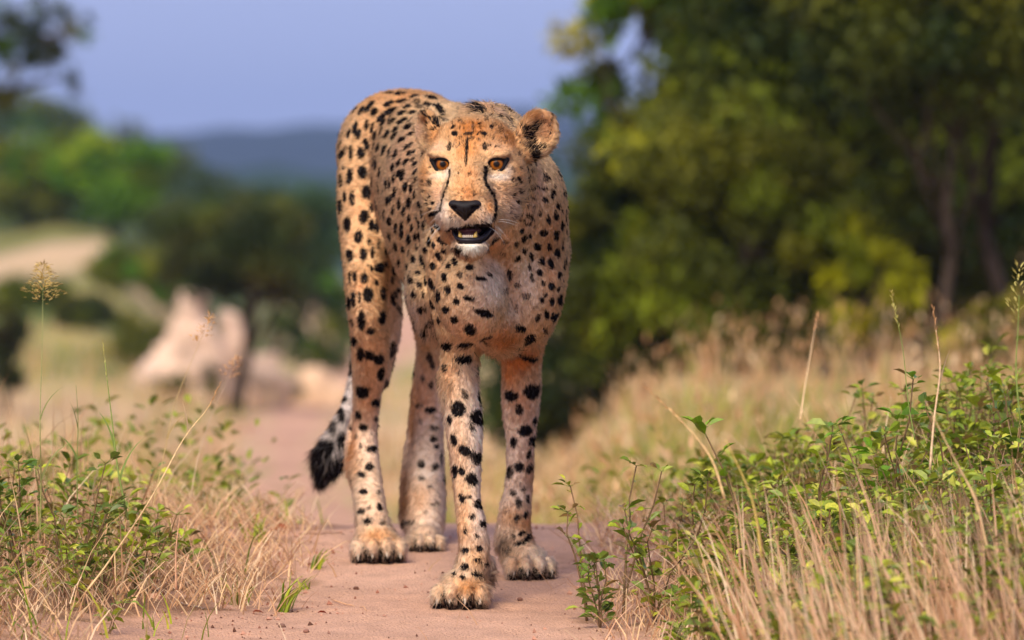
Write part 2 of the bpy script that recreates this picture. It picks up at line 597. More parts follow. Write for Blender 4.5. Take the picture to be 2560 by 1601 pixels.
def crop(x0, y0, sc, rows):
    out = []
    for r in rows:
        cx, cy, a, b, ang = r[:5]
        out.append((x0 + cx * sc, y0 + cy * sc, a * sc, b * sc, ang, r[5] if len(r) > 5 else 1.0))
    return out

SPOTS = crop(328, 84, 0.08727, [
 (680,98,60,9,0),(830,103,70,15,5),(965,75,45,8,0),(1140,98,60,14,-3),(995,140,55,30,0),(1180,150,70,24,-20),(1010,195,50,20,0,.6),
 (1050,255,55,25,-10,.75),(1145,235,60,22,-20),(1260,260,85,25,-35),(1300,330,60,18,-40),(1335,180,90,40,-55),(1330,410,60,18,-20,.7),(1225,385,50,18,-35,.8),
 (690,220,65,28,25),(845,190,65,18,10),(900,255,50,20,15),(835,330,55,22,20),(730,310,90,26,25),(600,390,60,28,40),(960,325,50,18,15),
 (470,255,85,25,55),(375,300,60,20,60),(525,325,55,28,50),(305,495,75,24,78),(435,465,62,24,82),(500,500,60,20,75),(345,570,65,26,75),
 (625,440,50,20,50),(725,430,55,20,40),(845,425,65,22,30),(905,490,50,20,35),(530,590,60,18,80),(610,545,60,18,58),(665,580,60,22,58),
 (765,525,50,20,40),(755,600,52,22,45),(800,615,40,18,45),(840,640,50,22,40),(940,570,40,20,35),(440,690,65,28,105),(570,735,55,16,60),
 (635,765,65,22,68),(705,785,60,20,70),(765,810,60,20,65),(910,715,65,20,38),(940,790,60,20,25),(515,720,50,8,75),(518,850,50,8,85),
 (378,790,58,45,90),(255,790,80,22,88),(185,770,60,18,80,.8),(140,830,60,16,78),(230,565,50,16,75),(545,925,65,16,85),(675,940,55,16,82),
 (735,960,42,15,78),(805,905,52,20,65),(885,895,50,16,52),(965,865,50,16,40,.7),(990,915,38,20,50),(390,1015,80,50,95),(240,1055,88,30,88),
 (140,1110,75,16,88,.8),(175,960,25,14,90),(585,1020,58,16,85),(805,1030,50,18,68),(845,1050,65,24,72),(990,1010,55,16,50),(620,1145,70,18,88),
 (660,1150,60,12,85),(700,1140,50,10,88),(748,1090,55,14,80),(1005,1095,50,16,60,.8),(880,1185,60,24,78),(945,1200,55,18,80),(575,1190,70,9,105),
 (445,1240,78,55,95),(272,1310,82,32,92),(185,1290,58,18,92),(760,1255,58,16,82),(985,1275,50,12,85),(1050,1120,30,12,90,.6),(1150,1130,45,8,95,.6),
 (600,1345,48,26,90),(675,1335,50,14,90),(710,1325,55,14,80),(497,1415,55,24,92),(930,1370,62,22,80),(810,1380,62,18,85),(135,1415,80,20,92),
 (740,1450,50,14,85),(865,1460,55,20,75),(1040,1390,50,15,95),(1155,1290,20,12,90),(1190,1365,18,12,90),(1075,1430,40,12,90),(500,1045,20,18,0,.4)])
SPOTS += crop(328, 208, 0.08727, [
 (408,100,78,52,80),(215,190,88,34,88),(640,80,60,10,90),(497,195,65,28,88),(560,222,68,22,92),(925,125,48,16,85),(1010,110,45,12,90,.7),
 (1072,60,55,14,90),(1130,120,50,20,88),(1230,65,50,18,30),(700,160,50,24,92),(345,330,72,48,75),(472,385,42,20,90),(582,410,50,16,85,.8),
 (700,330,45,16,105),(773,235,60,16,90),(840,265,105,20,90),(958,235,42,14,90),(1042,190,55,13,90),(1093,215,45,14,90),(1185,240,50,12,90,.8),
 (1245,215,38,26,100),(652,310,50,6,90),(925,360,58,20,95),(1000,335,45,18,90),(1045,325,45,12,90),(1060,400,50,8,90),(1150,385,55,18,92),
 (1203,430,38,18,95),(1330,370,60,45,130),(242,545,70,40,95),(402,525,72,42,88),(512,515,68,20,85),(775,450,45,20,100),(713,505,50,18,95),
 (665,520,60,7,93),(855,480,45,15,100),(1013,460,40,14,90,.8),(1105,495,30,16,100),(1330,500,28,26,0),(1262,560,55,26,115),(980,600,45,24,95),
 (1058,590,70,10,92),(1080,610,60,9,93),(920,520,25,8,90,.4),(310,660,30,10,0,.4),(375,690,30,10,0,.5),(455,660,25,12,0,.6),(503,700,40,14,100),
 (605,680,65,48,60),(670,650,45,12,110,.7),(812,635,48,16,95),(1195,670,48,24,95),(910,680,40,18,90,.9),(1105,680,50,12,100),(180,740,80,16,95),
 (245,805,75,10,92),(303,790,58,26,95),(418,805,62,42,80),(560,860,35,24,110),(755,725,48,22,100),(835,765,35,14,90,.9),(1025,745,35,24,0,.8),
 (935,825,45,30,95),(1325,795,48,28,95),(740,835,45,18,95,.9),(460,995,82,62,90),(638,985,68,26,92),(280,1050,95,24,90),(355,1035,62,13,92),
 (232,1100,75,13,95),(855,895,40,13,120),(1040,885,35,25,120),(1110,845,55,14,100),(1175,880,70,24,108),(1365,945,50,26,90),(812,945,30,14,90),
 (782,1000,45,14,115),(975,995,40,28,110),(750,1060,75,24,100),(1085,1010,35,16,100,.8),(895,1060,32,18,100,.8),(1253,1020,62,22,95),
 (1185,1110,60,9,110),(380,1305,105,38,92),(632,1260,78,36,80),(470,1215,22,18,0,.5),(270,1320,45,10,95,.7),(240,1430,85,13,95),(488,1415,52,36,-30),
 (825,1180,70,18,110,.7),(1060,1185,45,30,110),(1120,1160,45,22,95,.7),(1345,1175,40,34,0),(1265,1290,48,20,92),(1205,1280,60,7,98),
 (1165,1330,40,22,90,.7),(1115,1430,70,24,95,.8),(990,1380,40,14,95,.7),(1240,1430,60,8,100)])
SPOTS += crop(440, 224, 0.0979, [
 (42,285,22,20,0,.9),(5,350,25,15,90),(142,380,48,26,110),(80,430,26,26,0),(305,440,45,32,0),(35,545,38,24,90),(200,520,35,24,90,.85),
 (412,570,58,20,-10),(80,680,42,24,100),(210,640,34,28,120),(290,760,52,26,-15),(163,795,34,30,0),(55,885,36,26,90),(460,920,95,35,-15),
 (145,985,36,32,0),(305,1095,62,50,-30),(60,1255,50,42,-10),(260,1245,90,24,8),(250,1395,90,46,0),(510,520,40,12,-40,.8),(280,320,20,20,0,.5),
 (195,280,30,20,-20),(905,5,20,8,0),(1065,100,38,32,0),(1190,125,46,24,92),(1245,25,45,20,90),(838,75,26,14,80),(860,155,38,24,65),(920,135,25,18,100),
 (785,210,26,18,70,.85),(998,235,42,32,120),(1118,240,38,22,92),(862,280,28,22,80,.9),(1248,215,70,14,93),(1200,300,42,24,100),(935,340,46,18,100),
 (1048,380,42,22,110),(1135,405,52,28,100),(795,360,36,24,60),(668,185,30,20,0,.35),(645,315,30,15,-30,.4),(1293,380,55,9,92),(1270,430,48,8,92),
 (918,450,38,16,100,.9),(710,525,58,24,95,.95),(1022,500,40,26,115),(1225,525,40,12,90),(1287,530,50,10,92),(942,560,40,15,100,.85),(1055,605,30,16,90,.9),
 (795,630,32,24,0,.6),(1140,640,42,28,100),(1252,620,48,13,85),(1215,670,28,14,90,.9),(1283,680,40,10,90),(1080,730,24,20,0,.9),(880,740,42,34,0,.65),
 (1045,785,34,18,110),(1150,800,42,24,90),(1238,780,58,24,72),(680,690,34,30,0,.4),(970,855,26,14,0,.55),(780,870,40,18,80,.3),(1000,965,34,26,60,.9),
 (1092,930,44,22,100),(1150,945,40,11,80),(1185,965,50,20,60),(820,1075,52,32,-5),(1075,1090,36,16,85,.85),(1115,1145,42,13,75),(915,1200,62,26,35),
 (1050,1295,42,22,90),(740,1290,60,26,-10,.9),(905,1380,110,26,-20)])
SPOTS += crop(496, 160, 0.0582, [
 (530,190,35,25,70,.6),(325,190,25,12,120,.6),(410,340,62,26,105),(425,530,42,24,100),(470,660,38,24,110),(390,735,36,26,100),(570,360,50,18,100,.6),
 (865,300,85,55,110,.75),(575,500,40,20,90,.5),(700,460,60,25,-45,.55),(820,500,60,22,-15,.8),(990,560,60,24,115),(975,640,45,26,100),(860,690,60,34,-40),
 (1020,465,40,15,110,.8),(1075,810,62,28,105),(640,660,80,20,-20,.5),(550,800,32,20,60,.7),(430,930,40,34,90,.7),(425,1020,32,24,90,.7),(570,960,60,24,-15,.75),
 (620,1020,50,26,100,.8),(755,930,55,34,100,.6),(910,1040,75,30,100),(1035,975,75,32,95),(1140,890,40,18,120,.8),(260,840,25,18,0,.45),(315,620,16,14,0,.5),(255,905,16,14,0,.4)])
# legs
SPOTS += crop(304, 320, 0.201, [
 (245,110,25,11,95),(225,60,30,8,90),(280,172,35,17,95),(328,180,26,22,-30),(375,200,28,24,30),(240,245,38,13,100),(385,272,34,16,75),(290,362,32,28,-10),
 (360,415,20,20,0),(408,330,25,15,80,.8),(435,150,42,26,70,.9),(268,475,20,13,110),(295,537,20,16,0),(345,640,26,17,0),(375,640,20,8,90),(325,732,22,18,0),
 (285,770,20,12,-20),(295,855,20,12,0),(378,932,20,12,110),(323,935,12,10,0,.7),(283,955,16,14,0,.9),(318,1005,18,16,0),(388,1012,12,10,0,.7),
 (358,495,16,8,90,.9),(235,540,14,8,90,.9),(280,630,12,8,90,.8),(372,860,12,8,90,.6),(258,580,12,6,90,.7),
 (630,450,30,14,0),(645,540,20,13,0,.7),(645,595,20,13,0,.85),(660,632,14,12,0),(583,718,18,18,0,.9),(655,732,20,14,40,.9),(585,788,14,12,0,.8),
 (625,830,12,10,0,.6),(652,918,18,10,0,.7),(605,955,12,10,0,.5),(632,325,20,12,100,.9),(625,190,30,14,100,.9),(638,220,25,10,95,.9),(590,290,15,10,90,.7),
 (570,430,16,12,0,.6),(685,690,40,6,90,.6),(505,1020,20,14,0,.9),(575,510,12,8,90,.4),
 (698,240,20,14,100,.9),(672,305,34,11,95),(770,265,16,10,0,.4),(800,370,28,15,110,.75),(702,395,18,6,90,.6),(765,445,40,34,90),(875,490,42,24,105),
 (838,535,20,14,90,.8),(723,500,24,10,90),(690,465,26,9,105),(743,598,30,14,100),(718,630,36,10,98),(800,652,32,24,-40),(848,690,36,15,110,.95),
 (875,695,28,9,92,.95),(747,755,35,12,92),(783,755,22,14,110),(838,795,34,24,120),(785,888,24,14,95),(750,893,26,8,92),(820,880,14,10,0,.8),
 (878,925,26,12,110),(838,978,18,16,0,.85),(896,1018,18,13,110),(803,1055,16,7,90,.9),(760,1078,24,8,92),(860,1078,13,11,0,.8),(800,1148,18,14,20),
 (873,1138,17,14,0),(762,1165,18,7,90),(865,1198,19,12,-10),(798,1232,18,14,10),(905,1222,16,8,0,.7),(788,1282,14,10,-30),(745,1268,16,8,30,.8),(860,1275,30,14,-30,.9),
 (980,295,24,12,92,.9),(1028,382,34,24,-15),(1140,360,40,34,30),(985,440,36,13,100,.95),(1070,448,28,18,110,.95),(1180,400,28,7,90),(1150,510,24,7,90),
 (1103,552,32,28,0),(1042,612,26,14,95),(1142,608,26,10,92),(1000,590,20,7,95,.8),(1120,670,28,9,75,.95),(1070,732,24,22,0),(1022,760,32,13,85,.9),
 (1128,742,22,14,60,.9),(1092,845,13,12,0,.8),(1040,862,16,13,0,.9),(1142,850,18,6,90),(1116,890,20,9,90,.9),(1068,915,26,13,90,.85),(1136,930,20,8,80),
 (1015,955,12,8,0,.3),(1105,972,18,10,80),(1063,988,16,15,0),(1130,1018,18,7,90),(1085,1062,20,12,25),(1040,1078,14,11,0,.9),(1113,1092,34,11,55),
 (1065,1120,22,9,10),(1020,1155,14,8,0,.7)])
# face, ears, nape
FACE = crop(392, 92, 0.119, [
 (705,140,65,35,-20),(575,185,25,15,0,.9),(820,205,15,14,0,.8),(905,212,18,14,0,.9),(840,150,15,10,0,.7),
 (527,345,26,20,0),(515,290,22,10,30,.9),(775,348,24,18,0),(840,290,18,14,0,.9),(480,455,38,14,85,.8),(780,455,32,18,95,.85),(628,460,90,12,86,.95),
 (640,345,38,12,10,.9),(622,560,50,12,88,.8),(680,290,60,10,90,.6),(660,200,30,8,80,.5),(735,265,14,8,0,.6),(670,385,20,10,0,.6),(725,395,16,12,0,.5),
 (910,300,20,14,0,.4),(600,260,15,10,0,.5),(575,380,14,8,60,.4),(310,770,30,8,80,.6),(310,880,16,10,90,.7),(338,932,12,10,0,.8),(360,1025,28,14,30,.8),
 (378,1135,35,24,100),(445,1240,45,34,120),(650,690,14,10,60,.6),(690,850,25,12,90,.6),(600,830,10,14,60,.35),(1130,660,18,14,0,.5),(570,300,8,8,0,.4),(800,230,10,8,0,.6),
 (1150,345,75,38,100,.85),(1200,300,60,25,60,.75),(1215,500,75,34,100,.9),(1270,450,30,25,0,.7),(1180,430,60,40,100,.8),(1200,132,80,8,-5,.8),(1340,270,90,8,85,.6),
 (1240,255,60,20,10,.55),(1000,235,45,14,100,.85),(1040,330,40,14,110,.4),(370,250,40,14,-50,.95),(260,165,50,10,-20,.9),(350,300,22,14,0,.7),(310,205,40,10,-45,.8),(185,310,60,5,100,.5),
 (560,1335,40,14,-20,.8),(610,1260,40,6,0,.5)])
_fr = np.random.default_rng(12)
_fl = [(float(_fr.uniform(450, 960)), float(_fr.uniform(185, 470)), float(_fr.uniform(9, 22)), float(_fr.uniform(3, 6)), float(_fr.uniform(60, 120)), float(_fr.uniform(.2, .55))) for _ in range(60)]
_fl += [(float(_fr.uniform(1010, 1200)), float(_fr.uniform(500, 1150)), float(_fr.uniform(10, 24)), float(_fr.uniform(7, 12)), float(_fr.uniform(50, 120)), float(_fr.uniform(.3, .7))) for _ in range(34)]
_fl += [(float(_fr.uniform(250, 340)), float(_fr.uniform(620, 1000)), float(_fr.uniform(9, 20)), float(_fr.uniform(6, 10)), float(_fr.uniform(60, 110)), float(_fr.uniform(.3, .7))) for _ in range(12)]
_fl += [(float(_fr.uniform(550, 740)), float(_fr.uniform(620, 900)), float(_fr.uniform(6, 14)), float(_fr.uniform(4, 6)), float(_fr.uniform(40, 140)), float(_fr.uniform(.2, .5))) for _ in range(16)]
_fl += [(float(x0 + _fr.uniform(-6, 6)), float(y0 + _fr.uniform(-5, 5)), 6.0, 5.0, 0.0, .55) for y0 in (985, 1020, 1055, 1090) for x0 in (500, 530, 720, 755, 790)]
FACE += crop(392, 92, 0.119, _fl)
LINES = [ # tear marks: picture points and half width
 ([(480,660),(480,700),(470,760),(452,810),(432,860),(415,910),(408,950),(405,990)], 16),
 ([(795,640),(786,690),(784,740),(800,785),(830,830),(862,875),(876,930),(878,980),(870,1030),(852,1080)], 24)]

def image_frame(c, n, px, py):
    """tangent vectors of the surface at c that correspond to one picture pixel right and up"""
    out = []
    for dx, dy in ((1.0, 0.0), (0.0, -1.0)):
        d = ray(px + dx, py + dy)
        den = (d * n).sum(-1)
        den = np.where(np.abs(den) < 0.10, np.where(den < 0, -0.10, 0.10), den)
        t = ((c - CAMP) * n).sum(-1) / den
        v = CAMP + d * t[:, None] - c
        # clamp the stretch on surfaces seen edge on
        v = v - (v * n).sum(-1)[:, None] * n
        L = np.linalg.norm(v, axis=-1); mx = 5.5 * c[:, 1] / FPX
        v *= np.minimum(1, mx / np.maximum(L, 1e-9))[:, None]
        out.append(v)
    return out

def build_marks():
    S = np.array(SPOTS + FACE, float)
    c, hit = trace(S[:, 0], S[:, 1])
    S, c = S[hit], c[hit]
    n = sdf_grad(c)
    tx, ty = image_frame(c, n, S[:, 0], S[:, 1])
    ang = np.radians(S[:, 4])
    S[:, 2] = S[:, 2] * 1.02 + 0.25; S[:, 3] = S[:, 3] * 1.03 + 0.4
    A = (tx * np.cos(ang)[:, None] + ty * np.sin(ang)[:, None]) * S[:, 2:3]
    B = (-tx * np.sin(ang)[:, None] + ty * np.cos(ang)[:, None]) * S[:, 3:4]
    return c, n, A, B, S[:, 5]

def hidden_marks(V, N, known):
    """the rest of the coat, where the photograph does not look: evenly scattered spots"""
    r = np.random.default_rng(3)
    idx = r.choice(len(V), 9000, replace=False)
    c, n = V[idx], N[idx]
    rel = c - CAMP; Y = rel[:, 1]
    # picture position
    d = norm(rel)
    v = rel[:, 2] * CP + Y * SP; dep = Y * CP - rel[:, 2] * SP
    px = 512 + rel[:, 0] / dep * FPX; py = 320 - v / dep * FPX
    first, hit = trace(px, py)
    seen = hit & (np.linalg.norm(first - c, axis=1) < 0.012) & ((n * d).sum(1) < -0.12)
    ok = ~seen & (c[:, 2] > 0.16) & ((c[:, 2] > 0.42) | (r.random(len(c)) < 0.6))
    ok &= np.linalg.norm(c - HC, axis=1) > 0.11
    c, n = c[ok], n[ok]
    keep = []
    pts = [k for k in known]
    P_ = np.array(pts)
    for i in range(len(c)):
        if np.min(((P_ - c[i])**2).sum(1)) > 0.031**2:
            keep.append(i); P_ = np.vstack([P_, c[i]])
    c, n = c[keep], n[keep]
    flow = np.tile(np.array([0.0, 1, -0.3]), (len(c), 1)); flow[c[:, 2] < 0.42] = (0, 0, -1)
    t = norm(flow - (flow * n).sum(1)[:, None] * n); b = np.cross(n, t)
    s = r.uniform(0.007, 0.0115, len(c))
    return c, n, t * (s * r.uniform(1.0, 1.5, len(c)))[:, None], b * s[:, None], np.ones(len(c))

def line_marks():
    segs = []
    for pts, hw in LINES:
        p = np.array(pts, float) * 0.119 + np.array([392, 92])
        c, hit = trace(p[:, 0], p[:, 1])
        for a, b in zip(c[:-1], c[1:]):
            segs.append((a, b, hw * 0.119 * HS))
    return segs

C3 = lambda r, g, b: srgb(r, g, b)
BASE = C3(224, 183, 136)
# soft regions of other fur colour and painted shade under the chest: (px, py, rx, ry, colour, strength)
TINTS = [
 (400, 96, 70, 22, C3(190,134,88), .7), (372, 120, 30, 40, C3(196,142,98), .5), (362, 215, 32, 70, C3(208,152,112), .5),
 (366, 285, 26, 16, C3(192,128,80), .5), (405, 180, 26, 60, C3(214,166,132), .6), (400, 150, 30, 30, C3(216,170,138), .5),
 (405, 305, 14, 22, C3(222,188,166), .7), (425, 325, 22, 26, C3(214,196,186), .9), (400, 345, 14, 30, C3(226,196,176), .7),
 (358, 330, 16, 50, C3(218,172,138), .6), (372, 350, 20, 50, C3(214,164,128), .5), (365, 400, 16, 30, C3(214,168,134), .6),
 (372, 450, 12, 30, C3(226,190,168), .8), (352, 450, 8, 36, C3(196,136,92), .9), (372, 500, 16, 30, C3(222,184,158), .8), (378, 540, 26, 14, C3(214,166,126), .7), (360, 545, 12, 14, C3(226,196,176), .8),
 (427, 400, 14, 36, C3(212,164,132), .7), (416, 410, 8, 50, C3(178,124,86), .7), (428, 455, 18, 30, C3(218,184,164), .9), (405, 490, 8, 40, C3(164,118,86), .8),
 (420, 500, 14, 26, C3(204,156,124), .5), (430, 525, 20, 20, C3(226,196,178), .8), (410, 535, 10, 14, C3(220,190,170), .7),
 # breast
 (470, 250, 26, 14, C3(190,130,82), .8), (500, 262, 22, 16, C3(216,168,134), .7), (488, 246, 16, 12, C3(204,142,92), .6), (452, 240, 12, 20, C3(196,136,90), .6), (470, 300, 28, 26, C3(224,180,148), .7),
 (495, 290, 20, 24, C3(236,206,182), 1.0), (520, 270, 18, 30, C3(238,208,186), 1.0), (525, 300, 20, 26, C3(236,204,180), .9), (478, 310, 22, 20, C3(234,200,172), .8), (508, 275, 8, 26, C3(206,152,114), .6),
 (552, 280, 14, 50, C3(200,144,104), .7), (556, 230, 12, 36, C3(208,154,116), .6), (540, 185, 16, 22, C3(220,176,148), .8), (530, 215, 16, 22, C3(222,184,160), .7),
 (505, 340, 20, 12, C3(196,132,82), .9), (488, 350, 10, 8, C3(198,136,86), .8), (512, 330, 10, 18, C3(206,146,98), .6), (475, 332, 24, 12, C3(226,186,158), .7),  # orange entries paint shading along the underside of the chest
 (438, 260, 10, 50, C3(212,160,124), .5),
 # fore legs
 (468, 375, 16, 22, C3(230,198,174), .9), (448, 378, 10, 26, C3(214,162,122), .7), (478, 440, 12, 50, C3(230,204,188), .9), (458, 440, 12, 50, C3(216,172,140), .6),
 (480, 510, 8, 40, C3(224,196,180), .9), (462, 520, 12, 40, C3(208,158,116), .7), (478, 560, 12, 16, C3(206,158,116), .7), (466, 588, 26, 10, C3(202,144,92), .8), (447, 590, 12, 12, C3(226,190,160), .8), (490, 580, 6, 18, C3(178,150,134), .8),
 (520, 362, 24, 16, C3(186,118,66), 1.0), (508, 375, 12, 18, C3(198,132,80), .8), (538, 370, 8, 20, C3(214,164,126), .6), (520, 405, 18, 20, C3(216,172,142), .7), (515, 450, 12, 26, C3(228,198,180), .9),  # orange at the top of the leg paints in the chest's shadow
 (512, 495, 12, 18, C3(226,194,174), .9), (530, 470, 8, 40, C3(208,158,120), .7), (510, 518, 14, 14, C3(200,152,114), .8), (528, 530, 14, 20, C3(204,150,104), .8), (508, 545, 10, 12, C3(150,116,92), .7),
 (535, 560, 18, 12, C3(226,196,174), .9), (515, 562, 12, 12, C3(208,164,128), .7),
 # neck and nape
 (478, 108, 26, 10, C3(214,168,134), .8), (498, 112, 10, 8, C3(220,178,146), .8),
 # face
 (470, 128, 38, 17, C3(174,110,60), .95), (436, 134, 12, 12, C3(204,140,88), .8), (507, 135, 20, 20, C3(178,116,68), .9), (468, 150, 14, 16, C3(202,136,82), .8), (440, 147, 12, 7, C3(214,170,138), .9), (497, 147, 14, 7, C3(208,160,122), .8),
 (469, 172, 12, 16, C3(208,146,98), .9), (467, 192, 16, 14, C3(210,146,96), .9), (424, 170, 7, 26, C3(204,142,92), .8), (440, 176, 10, 4, C3(238,222,208), .9), (502, 177, 13, 4, C3(236,218,204), .9), (447, 172, 4, 5, C3(236,218,204), .8), (510, 170, 5, 5, C3(236,218,204), .8),
 (438, 192, 14, 14, C3(224,176,142), .8), (505, 195, 18, 14, C3(218,166,130), .8), (520, 170, 12, 24, C3(204,150,104), .7), (530, 155, 10, 14, C3(206,160,118), .6), (440, 210, 12, 10, C3(230,196,172), .9),
 (447, 222, 11, 10, C3(236,208,190), 1.0), (463, 224, 12, 6, C3(238,218,206), 1.0), (484, 218, 11, 12, C3(226,188,162), .9), (455, 208, 6, 8, C3(222,170,130), .8), (490, 206, 6, 12, C3(206,142,92), .8), (472, 249, 17, 9, C3(246,232,224), 1.0),
 (505, 225, 14, 14, C3(232,206,190), .9), (500, 240, 12, 12, C3(226,188,164), .8), (515, 210, 12, 14, C3(222,186,162), .7),
 # ears
 (535, 115, 20, 8, C3(150,98,60), 1.0), (549, 126, 6, 16, C3(156,108,76), .9), (545, 128, 10, 14, C3(196,146,110), .7), (524, 128, 8, 12, C3(206,156,116), .8), (425, 118, 10, 8, C3(168,106,60), .8), (418, 130, 8, 14, C3(196,156,130), .8), (428, 137, 8, 8, C3(150,100,66), .6),
 (440, 213, 8, 14, C3(232, 206, 190), .9), (458, 226, 18, 5, C3(240,224,212), 1.0), (488, 222, 8, 6, C3(236,212,194), .9),
 (492, 583, 7, 11, C3(112,92,82), .95), (503, 546, 6, 9, C3(116,96,84), .9), (376, 538, 20, 8, C3(214,160,112), .6), (390, 552, 12, 10, C3(214,184,160), .7),
 (424, 470, 13, 40, C3(224,198,180), .9), (404, 500, 5, 40, C3(140,100,70), .9), (412, 420, 5, 40, C3(160,112,78), .9), (440, 500, 6, 40, C3(214,184,164), .7), (421, 497, 9, 16, C3(200,148,108), .6),
 # tail
 (343, 415, 8, 14, C3(206,190,184), 1.0), (340, 440, 7, 16, C3(196,182,178), .9),
]
TAIL_MARKS = [ # black of the tail (px, py, rx, ry)
 (341, 417, 4, 9), (332, 430, 4, 8), (326, 450, 9, 8), (318, 462, 10, 14), (326, 474, 16, 13), (341, 446, 5, 11), (322, 486, 16, 8), (338, 468, 8, 10), (340, 400, 8, 4), (346, 370, 9, 7), (350, 335, 9, 8), (354, 300, 10, 8)]

def to_picture(p):
    rel = p - CAMP
    v = rel[:, 2] * CP + rel[:, 1] * SP; dep = rel[:, 1] * CP - rel[:, 2] * SP
    return 512 + rel[:, 0] / dep * FPX, 320 - v / dep * FPX

